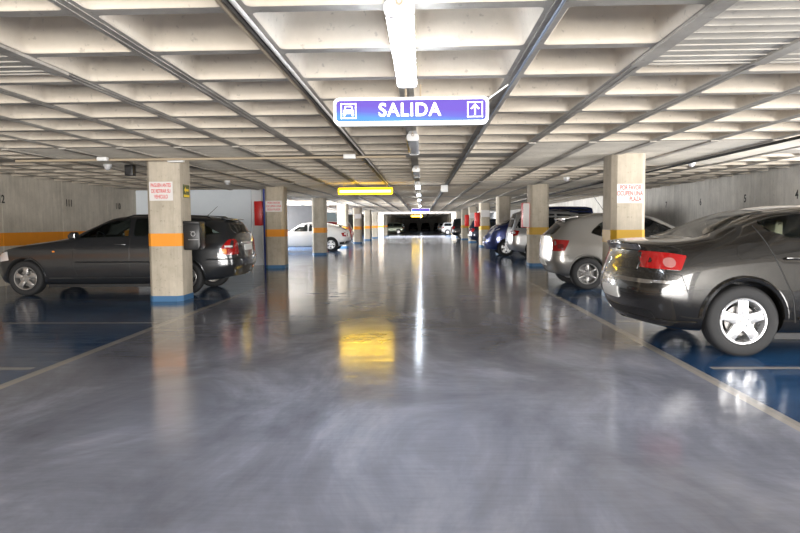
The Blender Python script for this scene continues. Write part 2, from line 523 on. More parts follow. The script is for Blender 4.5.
wallbox('wall_stairwell', (XW0-.2, 20.72, 0), (-5.38, 24.2, ZC), M['white_wall'])
wallbox('trim_1', (-5.4, 20.80, 0), (-5.06, 24.2, ZC), M['white_wall2'])
wallbox('baseboard_stairwell', (-9, 20.70, 0), (-5.38, 20.725, .07), M['grey'])
wallbox('wall_left_middle', (-9.3, 24.2, 0), (-9.05, 30.0, ZC), M['wallr'])
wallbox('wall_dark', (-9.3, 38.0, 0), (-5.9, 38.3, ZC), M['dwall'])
wallbox('wall_left_end', (-9.3, 73.0, 0), (-9.05, YE, ZC), M['wallr'])

# ------------------------------------------------------------------ pillars
ORD = ['nearest', 'second', 'third', 'fourth', 'fifth', 'sixth', 'seventh', 'eighth', 'ninth', 'tenth', 'eleventh', 'twelfth', 'thirteenth', 'fourteenth', 'fifteenth', 'sixteenth', 'seventeenth']
def chamfer_poly(hx, hy, cx, cy):
    return [(-hx+cx, -hy), (hx-cx, -hy), (hx, -hy+cy), (hx, hy-cy), (hx-cx, hy), (-hx+cx, hy), (-hx, hy-cy), (-hx, -hy+cy)]
def pillar(side, n, y):
    x = -4.325 if side == 'left' else 3.435
    lab = f'{ORD[n]} square concrete pillar in the row left of the aisle' if side == 'left' else f'{ORD[n]} square concrete pillar in the row right of the aisle'
    if side == 'left' and n == 0: lab = 'nearest concrete pillar on the left with orange band, pay notice and black bin'
    if side == 'right' and n == 0: lab = 'nearest concrete pillar on the right, standing between the dark and the silver beige car'
    t = empty('concrete_pillar', (x, y+.34, 0), label=lab, cat='pillar', group=f'concrete pillars along the {side} of the aisle')
    hx, hy = .280, .34
    if n < 7:
        MB().prism(chamfer_poly(hx, hy, .075, .10), 'z', 0, ZC+.003, .006).build('shaft', M['pillar'], t)
        MB().prism(chamfer_poly(hx+.004, hy+.004, .077, .10), 'z', .93, 1.145).build('orange_band', M['orange' if side == 'left' else 'ochre'], t)
        MB().prism(chamfer_poly(hx+.005, hy+.005, .077, .10), 'z', 0, .095).build('painted_base', M['bluepaint'], t)
    else:
        MB().prism(chamfer_poly(hx, hy, .075, .10), 'z', 0, ZC+.003).build('shaft', M['pillar'], t)
        MB().prism(chamfer_poly(hx+.006, hy+.006, .077, .10), 'z', .93, 1.145).build('orange_band', M['orange' if side == 'left' else 'ochre'], t)
    return t
PY = [10.90+8.33*i for i in range(16)]
for i, y in enumerate(PY):
    pillar('left', i, y)
for i, y in enumerate(PY):
    pillar('right', i, y+.16)

# notices on pillars (thin panels standing on the front face)
def notice(x0, x1, z0, z1, y, lines, m, label, size, sx=.78, name='notice'):
    cx, cz = (x0+x1)/2, (z0+z1)/2
    t = empty(name, (cx, y, cz), label=label, cat='sign', group='notices on the pillars')
    MB().box((x0-cx, -.006, z0-cz), (x1-cx, .0, z1-cz), .002, 1).build('panel', M['signwhite'], t)
    for i, (txt, al, dx) in enumerate(lines):
        text_obj('lettering', txt, size, m, t, (dx, -.0075, (1-i)*.3*(z1-z0)), align=al, bold=.0014, extrude=.0008, sx=sx)
    return t
yL, yR = PY[0]+.0, PY[0]+.16
C_ = 'CENTER'
notice(-4.532, -4.135, 1.69, 2.005, yL, [('PAGUEN ANTES', C_, 0), ('DE RETIRAR SU', C_, 0), ('VEHICULO', C_, 0)], M['signred'], 'white notice with red PAGUEN ANTES DE RETIRAR SU VEHICULO on the nearest left pillar', .088, .54)
notice(3.226, 3.644, 1.585, 1.90, yR, [('POR FAVOR', C_, .01), ('OCUPEN UNA', C_, 0), ('PLAZA', 'RIGHT', .185)], M['fadedred'], 'white notice with faded red POR FAVOR OCUPEN UNA PLAZA on the nearest right pillar', .108, .60)
notice(-4.56, -4.08, 1.66, 1.98, PY[1], [('POR FAVOR', C_, 0), ('OCUPEN UNA', C_, 0), ('SOLA PLAZA', C_, 0)], M['signred'], 'white notice with red lettering on the second left pillar beside red cabinet', .085, .80)
notice(-4.5, -4.05, 1.66, 1.98, PY[4], [], M['signred'], 'small pinkish notice on the fifth pillar left of the aisle, far behind the white car', .08)
notice(3.22, 3.68, 1.62, 2.0, PY[3]+.16, [], M['signred'], 'pale notice on the fourth pillar right of the aisle, behind blue van', .08)
notice(3.22, 3.68, 1.62, 2.0, PY[4]+.16, [], M['signred'], 'pale notice on the fifth pillar right of the aisle, far behind blue van', .08)

# green and yellow exit sign on the aisle side of the near left pillar
t = empty('exit_sign', (-4.043, PY[0]+.36, 1.86), label='small dark green sign with yellow foot on side of nearest left pillar', cat='sign')
MB().box((0, -.14, -.11), (.008, .14, .11)).build('panel', M['green'], t)
MB().box((.008, -.13, -.10), (.010, .13, -.06)).build('yellow_strip', M['yellow'], t)
MB().prism([(-.10, .02), (-.03, .075), (-.03, .04), (.10, .04), (.10, .0), (-.03, .0), (-.03, -.035)], 'x', .008, .010).build('arrow', M['yellow'], t)
# black bin
t = empty('litter_bin', (-3.90, PY[0]+.30, .86), label='black plastic box hung on the aisle side of nearest left pillar', cat='bin')
b = MB(); b.prism([(-.13, .0), (.11, .0), (.14, .06), (.145, .44), (-.14, .44), (-.14, .03)], 'y', -.14, .16, .012)
b.build('bin_body', M['black'], t)
MB().prism([(-.14, .44), (.15, .44), (.14, .475), (.08, .49), (-.14, .49)], 'y', -.15, .17, .01).build('lid', M['black'], t)
b = MB(); b.lathe([(.030, 0), (.040, 0), (.040, .004), (.030, .004)], 'y', (.03, -.146, .27), 24, True); b.box((-.055, -.145, .17), (.115, -.1405, .178)); b.box((-.02, -.145, .31), (.06, -.1405, .316))
b.build('emblem', M['grey'], t, label='grey emblem on the box front')

# red hose cabinets
def cabinet(x0, x1, y0, y1, z0, z1, m, label, edge=None):
    cx = (x0+x1)/2
    t = empty('hose_cabinet', (cx, y0, z0), label=label, cat='cabinet', group='fire hose cabinets by the pillars')
    MB().box((x0-cx, .02, 0), (x1-cx, y1-y0, z1-z0), .01).build('cabinet_body', M['red'], t)
    MB().box((x0-cx+.012, 0, .012), (x1-cx-.012, .025, z1-z0-.012), .006).build('door', m, t)
    return t
cabinet(-5.23, -4.98, 20.50, 20.80, 1.26, 2.02, M['red'], 'red fire hose cabinet on the white stairwell wall, left')
cabinet(2.955, 3.156, PY[1]+.2, PY[1]+.6, 1.14, 1.86, M['signwhite'], 'red cabinet with white glare painted on its door on the second right pillar', True)  # white door colour paints the glare on a red cabinet
for i, nm in ((3, 'fourth'), (4, 'fifth')):
    cabinet(2.90, 3.156, PY[i]+.2, PY[i]+.6, 1.1, 1.86, M['red'], f'narrow red cabinet on aisle side of the {nm} right pillar')
t = MB().tube([(-4.93, 20.62, 0), (-4.93, 20.62, ZC)], .04, 12).build('standpipe', M['bluepole'], label='blue vertical pipe beside the red cabinet behind second left pillar', cat='pipe')

# bay numbers painted on the walls
def bay(txt, side, y, z, sz, label):
    me = text_mesh(txt, sz, bold=.005, extrude=.0015, sx=.9)
    me.transform(FACE_XP if side == 'left' else FACE_XN)
    link('bay_number', me, M['ink'], loc=(XW0+.002 if side == 'left' else XW1-.002, y, z), label=label, cat='number', group='painted bay numbers')
bay('112', 'left', 13.93, 1.87, .25, 'black number 112 cut by the left edge of the photo, on the wall')
bay('111', 'left', 16.72, 1.87, .25, 'black number 111 painted on left wall above the estate car')
bay('110', 'left', 19.46, 1.86, .25, 'faint black number 110 painted on left wall near its corner')
for txt, y in (('7', 21.4), ('6', 18.8), ('5', 16.25), ('4', 14.05)):
    bay(txt, 'right', y, 1.81, .26, f'black number {txt} painted on right wall above the parked cars')

# ------------------------------------------------------------------ ceiling fittings
def lamp(y, lit, n, mt, long=1.70):
    t = empty('strip_light', (X0+.02, y, ZC), label=f'{ORD[n]} fluorescent strip light along the central rib, ' + ('glowing white' if lit else 'switched off'), cat='ceiling light', group='strip lights along the aisle')
    w = .066
    b = MB(); b.prism([(-w, -.095), (w, -.095), (w-.008, -.035), (.045, -.001), (-.045, -.001), (-w+.008, -.035)], 'y', .012, long-.012, .004); b.build('housing', M['white'] if lit else M['grey'], t)
    b = MB(); b.prism([(-w-.004, -.085), (w+.004, -.085), (w, -.108), (w*.6, -.12), (-w*.6, -.12), (-w, -.108)], 'y', .03, long-.03, .008); b.build('diffuser', mt, t)
    for yy in (.0, long-.028):
        MB().prism(rrect(-w-.01, -.125, w+.01, -.04, .03), 'y', yy, yy+.028, .004).build('end_cap', M['white'], t)
    for yy in (.12, long-.12):
        b = MB(); b.tube([(0, yy, 0), (0, yy, -.035)], .009, 8); b.build('hanger', M['galv'], t)
    if not lit:
        MB().prism([(-w-.012, -.11), (-w-.004, -.11), (-w-.004, -.08), (-w-.012, -.08)], 'y', .1, long-.2).build('label_strip', M['yellow'], t)
    b = MB(); b.lathe([(.010, -.004), (.018, -.004), (.018, .004), (.010, .004)], 'x', (0, -.03, -.03), 16, True); b.lathe([(.010, -.004), (.018, -.004), (.018, .004), (.010, .004)], 'y', (0, -.02, -.055), 16, True); b.build('chain', M['galv'], t)
LY = [3.28+4.80*i for i in range(12)]
LY += [73.4, 84.9, 94.5, 104.1, 113.7]
for i, y in enumerate(LY):
    lit = i in (0, 3, 4, 5, 7, 9, 11) or i > 11
    lamp(y, lit, i, M['tube'] if i == 0 else M['tubefar'] if lit else M['offdiff'])

# SALIDA exit sign
def salida(x0, x1, z0, z1, y, label, full=True):
    cx, cz = (x0+x1)/2, (z0+z1)/2; w, h = (x1-x0)/2, (z1-z0)/2
    t = empty('exit_sign', (cx, y, cz), label=label, cat='sign', group='lit SALIDA signs over the aisle')
    MB().prism(rrect(-w, -h, w, h, .045, 6), 'y', 0, .10, .006).build('sign_box', M['signglow'], t)
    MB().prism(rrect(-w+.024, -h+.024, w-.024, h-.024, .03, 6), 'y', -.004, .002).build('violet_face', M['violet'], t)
    if full:
        text_obj('lettering', 'SALIDA', .148, M['signglow'], t, (-.01, -.008, .0), bold=.0026, extrude=.002, sx=.96, spacing=1.10)
        for nm, ox in (('car_symbol', -w+.125), ('arrow_symbol', w-.112)):
            b = MB()
            a = .062
            for q in ((-a, -a*.98, a, -a*.86), (-a, a*.86, a, a*.98), (-a, -a, -a*.88, a), (a*.88, -a, a, a)):
                b.box((ox+q[0], -.009, q[1]), (ox+q[2], -.004, q[3]))
            if nm == 'car_symbol':
                b.prism([(ox-.042, -.022), (ox+.042, -.022), (ox+.042, .002), (ox+.036, .010), (ox-.036, .010), (ox-.042, .002)], 'y', -.009, -.004)
                for s_ in (-1, 1):
                    b.prism([(ox+s_*.036, .010), (ox+s_*.029, .010), (ox+s_*.021, .033), (ox+s_*.028, .040)], 'y', -.009, -.004)
                    b.box((ox+s_*.034-.008, -.009, -.040), (ox+s_*.034+.008, -.004, -.022))
                b.box((ox-.028, -.009, .033), (ox+.028, -.004, .040))
            else:
                b.box((ox-.006, -.009, -.042), (ox+.006, -.004, .034))
                b.prism([(ox, .046), (ox-.036, .008), (ox-.026, .002), (ox, .029), (ox+.026, .002), (ox+.036, .008)], 'y', -.009, -.004)
            b.build(nm, M['signglow'], t)
    for dx in (-.06, .06):
        MB().tube([(dx+.02, .05, h-.01), (dx+.02, .05, ZC-cz)], .008, 8).build('hanger_rod', M['galv'], t)
    if full:
        MB().tube([(w-.02, .05, h-.03), (w+.16, .05, ZC-cz-.01)], .007, 8).build('supply_cable', M['white'], t)
    return t
s0 = salida(-.712, .546, 2.077, 2.292, 5.40, 'large violet lit SALIDA sign with car and arrow over the aisle')
salida(-.70, .56, 2.10, 2.34, 45.5, 'distant blue lit sign over the aisle, below the roof gap', False)

def ysign(x0, x1, z0, z1, y, label):
    cx, cz = (x0+x1)/2, (z0+z1)/2; w, h = (x1-x0)/2, (z1-z0)/2
    t = empty('yellow_sign', (cx, y, cz), label=label, cat='sign', group='yellow lit signs over the aisle')
    MB().prism(rrect(-w, -h, w, h, .03), 'y', 0, .12, .006).build('sign_box', M['yglow'], t)
    MB().box((-w+.04, -.004, -h+.04), (w-.04, .002, h-.055), .001, 1).build('tube_glow', M['yglow2'], t)
    text_obj('lettering', 'SALIDA PEATONES', .06, M['yellow'], t, (0, -.004, h-.038), sx=1.5, extrude=.001) if False else None
    for dx in (-.8, .8):
        MB().tube([(dx*w, .06, h-.01), (dx*w, .06, ZC-cz)], .008, 8).build('hanger_rod', M['galv'], t)
ysign(-2.27, -.79, 2.09, 2.26, 18.0, 'yellow lit sign hanging left of the aisle centre')
ysign(-1.2, 0.1, 2.08, 2.28, 76.0, 'tiny yellow lit sign far down the aisle beyond roof gap')

# conduits along the ribs
def pipe(name, pts, r, m, label):
    return MB().tube(pts, r, 10).build(name, m, label=label, cat='pipe', group='conduits under the ceiling')
pipe('conduit', [(X0-S-.045, -5, ZC-.013), (X0-S-.045, 61, ZC-.013)], .012, M['galv'], 'brown conduit along the rib left of the strip lights')
pipe('conduit', [(X0-S+.03, -5, ZC-.02), (X0-S+.03, 61, ZC-.02)], .013, M['pvc'], 'pale conduit beside the brown one, left of the strip lights')
pipe('conduit', [(X0-S-.005, -5, ZC-.005), (X0-S-.005, 61, ZC-.005)], .0045, M['ink'], 'thin black cable between the two conduits left of the lights')
pipe('conduit', [(X0+S+.01, -5, ZC-.010), (X0+S+.01, 61, ZC-.010)], .009, M['bluepipe'], 'blue grey conduit along the rib right of the strip lights')
pipe('conduit', [(-6.6, 10.62, ZC-.055), (-.25, 10.62, ZC-.055)], .02, M['galv'], 'brown conduit crossing the ceiling at the nearest left pillar')
pipe('conduit', [(4.92, 2, ZC-.045), (4.92, 60, ZC-.045)], .022, M['ink'], 'long black pipe under the ceiling above the right bays')


def boxthing(name, x, y, z, sx, sy, sz, m, label, cat, lid=None):
    t = empty(name, (x, y, z), label=label, cat=cat)
    MB().box((-sx/2, -sy/2, -sz), (sx/2, sy/2, 0), .008).build('casing', m, t)
    MB().box((-sx*.38, -sy/2-.008, -sz*.8), (sx*.38, -sy/2+.002, -sz*.2), .003, 1).build('cover', lid or m, t)
    return t
boxthing('junction_box', -1.14, 10.53, ZC-.02, .19, .09, .07, M['white'], 'white junction box on the cross conduit left of the strip lights', 'junction box')
boxthing('speaker_box', .66, 19.2, ZC-.02, .20, .16, .20, M['white'], 'white square box on the rib right of the strip lights', 'ceiling box')
boxthing('emergency_light', -4.02, 10.78, ZC-.02, .26, .10, .07, M['white'], 'white emergency light at the top of the nearest left pillar', 'emergency light')
boxthing('junction_box', -5.12, 10.53, ZC-.02, .16, .09, .06, M['white'], 'small white junction box left of the nearest left pillar', 'junction box')
boxthing('loudspeaker', -5.33, 12.0, ZC-.01, .15, .15, .2, M['black'], 'black box under the ceiling just left of the nearest pillar', 'loudspeaker')
def dome(x, y, label):
    t = empty('dome_camera', (x, y, ZC), label=label, cat='camera')
    b = MB(); b.lathe([(.001, 0), (.075, 0), (.075, -.035), (.07, -.045), (.001, -.045)], 'z', n=24); b.build('mount', M['white'], t)
    b = MB(); b.lathe([(.062*math.cos(a), -.045-.07*math.sin(a)) for a in np.linspace(0, PI/2-.01, 8)], 'z', n=24); b.build('dome_cover', M['clear'], t)
dome(-5.7, 11.9, 'pale dome on the ceiling left of the nearest left pillar')
dome(-4.9, 16.6, 'small white dome on the ceiling above the estate car')
dome(5.05, 12.6, 'white dome on the black pipe above the right bays')
dome(3.6, 16.6, 'white dome on the ceiling beyond the nearest right pillar')

# ------------------------------------------------------------------ cars
def pchip(xk, yk, xq):
    """monotone cubic interpolation, yk may have columns"""
    xk = np.asarray(xk, float); yk = np.asarray(yk, float)
    if yk.ndim == 1: return pchip(xk, yk[:, None], xq)[..., 0]
    h = np.diff(xk)[:, None]; d = np.diff(yk, axis=0)/h
    m = np.zeros_like(yk)
    if len(xk) > 2:
        w1 = 2*h[1:]+h[:-1]; w2 = h[1:]+2*h[:-1]
        with np.errstate(divide='ignore', invalid='ignore'):
            hm = (w1+w2)/(w1/d[:-1]+w2/d[1:])
        m[1:-1] = np.where(d[:-1]*d[1:] > 0, np.nan_to_num(hm), 0)
    m[0] = d[0]; m[-1] = d[-1]
    xq = np.clip(np.asarray(xq, float), xk[0], xk[-1])
    i = np.clip(np.searchsorted(xk, xq, side='right')-1, 0, len(xk)-2)
    hh = (xk[i+1]-xk[i])[:, None]; t = ((xq-xk[i])[:, None])/hh
    return (2*t**3-3*t**2+1)*yk[i] + (t**3-2*t**2+t)*hh*m[i] + (-2*t**3+3*t**2)*yk[i+1] + (t**3-t**2)*hh*m[i+1]

def body_grid(sp, nst, nsub, ncap):
    W = sp['W']/2
    top, cant_y, cant_z, belt, beltin = sp['top'], sp['cant_y'], sp['cant_z'], sp['belt'], sp.get('beltin', .075)
    rz = sp['rear']      # rear x for levels 0..8
    fx = sp['front']
    R_, Fr = sp.get('rround', .42), sp.get('fround', .6)
    p0r, p0f = sp.get('p0r', .80), sp.get('p0f', .66)
    cr_, cf_ = sp.get('crown_r', .10), sp.get('crown_f', .22)
    e = np.linspace(0, 1, nst)
    g = .5-.5*np.cos(PI*e); g = .65*g+.35*e
    K = lambda tab, x: pchip([p[0] for p in tab], [p[1] for p in tab], x)
    lv = []
    for l in range(9):
        x = rz[l] + (fx[l]-rz[l])*g
        if l == 0: y = np.zeros_like(x); z = K(sp['under'], x)-.012
        elif l == 1: y = np.full_like(x, W-.15); z = K(sp['under'], x)
        elif l == 2: y = np.full_like(x, W-.03); z = K(sp['under'], x)+sp.get('sill', .10)
        elif l == 3: y = np.full_like(x, W); z = np.full_like(x, sp.get('zmid', .56))
        elif l == 4: y = np.full_like(x, W-.012); z = K(belt, x)-sp.get('shoulder', .17)
        elif l == 5: y = np.full_like(x, W-beltin); z = K(belt, x)
        elif l == 6: y = K(cant_y, x); z = K(cant_z, x)
        elif l == 7: y = K(cant_y, x)*.56; z = K(cant_z, x)+(K(top, x)-K(cant_z, x))*.74
        else: y = np.zeros_like(x); z = K(top, x)
        dr = np.clip((x-rz[l])/R_, 0, 1); df = np.clip((fx[l]-x)/Fr, 0, 1)
        se = lambda d, p0, q: p0+(1-p0)*(1-(1-d)**q)**(1/q)
        y = y*se(dr, p0r, 2.4)*se(df, p0f, 2.2)
        x = x + cr_*(y/W)**2*(1-dr)**2 - cf_*(y/W)**2*(1-df)**2
        lv.append(np.stack([x, y, z], -1))
    lv = np.array(lv)                           # 9, nst, 3
    q = np.concatenate([np.linspace(i, i+1, nsub, endpoint=False) for i in range(8)]+[[8.]])
    G = pchip(np.arange(9), lv.reshape(9, -1), q).reshape(len(q), nst, 3)
    G[0, :, 1] = 0; G[-1, :, 1] = 0
    return G
def body_mesh(sp, nst=66, nsub=4, ncap=8):
    G = body_grid(sp, nst, nsub, ncap); n, m_, _ = G.shape
    bm = bmesh.new(); ids = {}
    for s_ in (1, -1):
        for i in range(n):
            for j in range(m_):
                if s_ == -1 and (i == 0 or i == n-1): ids[(s_, i, j)] = ids[(1, i, j)]; continue
                p = G[i, j]; ids[(s_, i, j)] = bm.verts.new((p[0], p[1]*s_, p[2]))
    def face(*v):
        u = []
        for a in v:
            if a not in u: u.append(a)
        if len(u) > 2:
            try: bm.faces.new(u)
            except ValueError: pass
    for s_ in (1, -1):
        for i in range(n-1):
            for j in range(m_-1):
                face(ids[(s_, i, j)], ids[(s_, i, j+1)], ids[(s_, i+1, j+1)], ids[(s_, i+1, j)])
    W = sp['W']/2
    for j, cw, sg in ((0, sp.get('crown_r', .10), 1), (m_-1, sp.get('crown_f', .22), -1)):
        rows = []
        for i in range(n):
            p = G[i, j]
            if i in (0, n-1): rows.append([ids[(1, i, j)]]*(ncap+1)); continue
            base = p[0]-sg*cw*(p[1]/W)**2
            row = []
            for k in range(ncap+1):
                s_ = 1-2*k/ncap; y = p[1]*s_
                if k == 0: row.append(ids[(1, i, j)])
                elif k == ncap: row.append(ids[(-1, i, j)])
                else: row.append(bm.verts.new((base+sg*cw*(y/W)**2, y, p[2])))
            rows.append(row)
        for i in range(n-1):
            for k in range(ncap):
                face(rows[i][k], rows[i][k+1], rows[i+1][k+1], rows[i+1][k])
    bmesh.ops.remove_doubles(bm, verts=bm.verts, dist=.0008)
    bmesh.ops.recalc_face_normals(bm, faces=bm.faces)
    if bm.calc_volume(signed=True) < 0: bmesh.ops.reverse_faces(bm, faces=bm.faces)
    for f in bm.faces: f.smooth = True
    print('BODY', len(bm.faces), 'nonmanifold', sum(not e.is_manifold for e in bm.edges), bm.calc_volume(signed=True))
    me = bpy.data.meshes.new('car_body'); bm.to_mesh(me); bm.free()
    return me

class Skin:
    """the uncut body surface, for laying panels, glass and lamps on it"""
    def __init__(s, me):
        s.v = [v.co.copy() for v in me.vertices]; s.n = [v.normal.copy() for v in me.vertices]
        me.calc_loop_triangles(); s.x0 = min(v.x for v in s.v); s.x1 = max(v.x for v in s.v); s.zb = max(v.z for v in s.v)*.72
        s.t = [tuple(t.vertices) for t in me.loop_triangles]
        s.bvh = BVHTree.FromPolygons(s.v, s.t)
    def smooth_n(s, loc, idx):
        a, b, c = s.t[idx]
        from mathutils.interpolate import poly_3d_calc
        w = poly_3d_calc([s.v[a], s.v[b], s.v[c]], loc)
        return (s.n[a]*w[0]+s.n[b]*w[1]+s.n[c]*w[2]).normalized()
    def cast(s, p, axis):
        o, d = {'y-': (Vector((p[0], -3, p[1])), Vector((0, 1, 0))), 'y+': (Vector((p[0], 3, p[1])), Vector((0, -1, 0))),
                'rear': (Vector((-6, p[0], p[1])), Vector((1, 0, 0))), 'front': (Vector((9, p[0], p[1])), Vector((-1, 0, 0))),
                'top': (Vector((p[0], p[1], 4)), Vector((0, 0, -1)))}[axis]
        loc, nn, idx, _ = s.bvh.ray_cast(o, d)
        if loc is not None and ((axis == 'rear' and loc.x > s.x0+.30 and p[1] < s.zb) or (axis == 'front' and loc.x < s.x1-.7 and p[1] < s.zb)): loc = None
        if loc is None:
            near = o + d*({'y-': 2.2, 'y+': 2.2, 'rear': s.x0+.12+6, 'front': 9-s.x1+.15, 'top': 2.8}[axis])
            loc, nn, idx, _ = s.bvh.find_nearest(near)
        return loc, s.smooth_n(loc, idx)
def inside(poly, p):
    c = False; n = len(poly); x, y = p
    for i in range(n):
        x0, y0 = poly[i]; x1, y1 = poly[(i+1) % n]
        if (y0 > y) != (y1 > y) and x < (x1-x0)*(y-y0)/(y1-y0)+x0: c = not c
    return c
def patch_mesh(sk, poly, axis, off=.003, depth=.012, step=.07, bulge=0):
    pts = [];  N = len(poly)
    for i in range(N):
        a, b = Vector(poly[i]), Vector(poly[(i+1) % N]); k = max(1, int((b-a).length/step+.5))
        for j in range(k): pts.append(a.lerp(b, j/k))
    nb = len(pts)
    xs = [p[0] for p in poly]; ys = [p[1] for p in poly]
    P = [(p.x, p.y) for p in pts]
    for gx in np.arange(min(xs)+step/2, max(xs), step):
        for gy in np.arange(min(ys)+step/2, max(ys), step):
            if inside(P, (gx, gy)) and min((Vector((gx, gy))-q).length for q in pts) > step*.45:
                pts.append(Vector((gx, gy)))
    vo, eo, fo, *_ = delaunay_2d_cdt(pts, [], [list(range(nb))], 1, 1e-6)
    bm = bmesh.new(); fr = []; bk = []
    for v in vo:
        loc, n = sk.cast((v.x, v.y), axis)
        fr.append(bm.verts.new(loc+n*off)); bk.append(bm.verts.new(loc-n*depth))
    edges = {}
    for f in fo:
        try: q = bm.faces.new([fr[i] for i in f])
        except ValueError: continue
        for i in range(len(f)):
            e = (f[i], f[(i+1) % len(f)]); edges[e] = 1
    for (a, b) in list(edges):
        if (b, a) not in edges:
            try: bm.faces.new((fr[b], fr[a], bk[a], bk[b]))
            except ValueError: pass
    for v in [v for v in bm.verts if not v.link_faces]: bm.verts.remove(v)
    bmesh.ops.recalc_face_normals(bm, faces=bm.faces)
    return finish(bm, 40)
def patch(sk, name, poly, axis, m, parent, off=.003, depth=.012, step=.07, rad=0, **k):
    if rad: poly = rounded(poly, rad)
    return link(name, patch_mesh(sk, poly, axis, off, depth, step), m, parent, **k)
def strip(sk, name, pts, axis, r, m, parent, off=0, flat=None, **k):
    """a bead laid on the body along a 2-D path"""
    P = []
    for a, b in zip(pts[:-1], pts[1:]):
        a, b = Vector(a), Vector(b); q = max(1, int((b-a).length/.05))
        P += [a.lerp(b, j/q) for j in range(q)]
    P.append(Vector(pts[-1]))
    out = []
    for p in P:
        loc, n = sk.cast((p.x, p.y), axis); out.append(loc+n*off)
    return MB().tube(out, r, 6).build(name, m, parent, **k)

def mvol(me):
    b = bmesh.new(); b.from_mesh(me); v = b.calc_volume(signed=True); b.free(); return v
def boolean_cut(me, cutters):
    """cut the wheel arches and window openings one after another"""
    for i, cm in enumerate(cutters):
        best = None
        for solver, self_ in (('MANIFOLD', False), ('EXACT', True), ('EXACT', False), ('FAST', False)):
            o = bpy.data.objects.new('b', me); COL.objects.link(o)
            c = bpy.data.objects.new('c', cm); COL.objects.link(c)
            md = o.modifiers.new('x', 'BOOLEAN'); md.object = c; md.operation = 'DIFFERENCE'; md.solver = solver
            if solver == 'EXACT': md.use_self = self_; md.material_mode = 'TRANSFER'
            dg = bpy.context.evaluated_depsgraph_get(); dg.update()
            out = bpy.data.meshes.new_from_object(o.evaluated_get(dg))
            bpy.data.objects.remove(o); bpy.data.objects.remove(c)
            v0, v1 = mvol(me), mvol(out)
            if .5*v0 < v1 < v0+1e-4: best = out; break
            print('CUTFAIL', i, solver, self_, v0, v1)
        if best is not None: me = best
    return me
def restore_normals(me, sk):
    nrm = []
    for p in me.polygons:
        for li in p.loop_indices:
            v = me.vertices[me.loops[li].vertex_index].co
            loc, n, idx, d = sk.bvh.find_nearest(v)
            if d < .003:
                sn = sk.smooth_n(loc, idx)
                nrm.append(sn if sn.dot(p.normal) > .72 else p.normal.copy())
            else: nrm.append(p.normal.copy())
    me.polygons.foreach_set('use_smooth', [True]*len(me.polygons))
    me.normals_split_custom_set([tuple(n) for n in nrm])
def prism_mesh(poly, axis, a, b, m):
    me = MB().prism(poly, axis, a, b).mesh(smooth=False); me.materials.append(m); return me
def shrink(poly, d):
    """move every corner inward by d"""
    n = len(poly); out = []
    area = sum(poly[i][0]*poly[(i+1) % n][1]-poly[(i+1) % n][0]*poly[i][1] for i in range(n))
    sg = 1 if area > 0 else -1
    for i in range(n):
        p0, p, p1 = Vector(poly[i-1]), Vector(poly[i]), Vector(poly[(i+1) % n])
        e0, e1 = (p-p0).normalized(), (p1-p).normalized()
        n0, n1 = Vector((-e0.y, e0.x))*sg, Vector((-e1.y, e1.x))*sg
        bis = (n0+n1); L = bis.length
        if L < 1e-6: out.append(tuple(p)); continue
        bis /= L; k = min(d/max(.35, bis.dot(n0)), 2.2*d)
        q = p+bis*k; out.append((q.x, q.y))
    return out
def cyl_mesh(x, z, r, y0, y1, m, n=48):
    b = MB(); b.prism([(x+r*math.cos(2*PI*i/n), z+r*math.sin(2*PI*i/n)) for i in range(n)], 'y', y0, y1)
    me = b.mesh(smooth=False); me.materials.append(m); return me

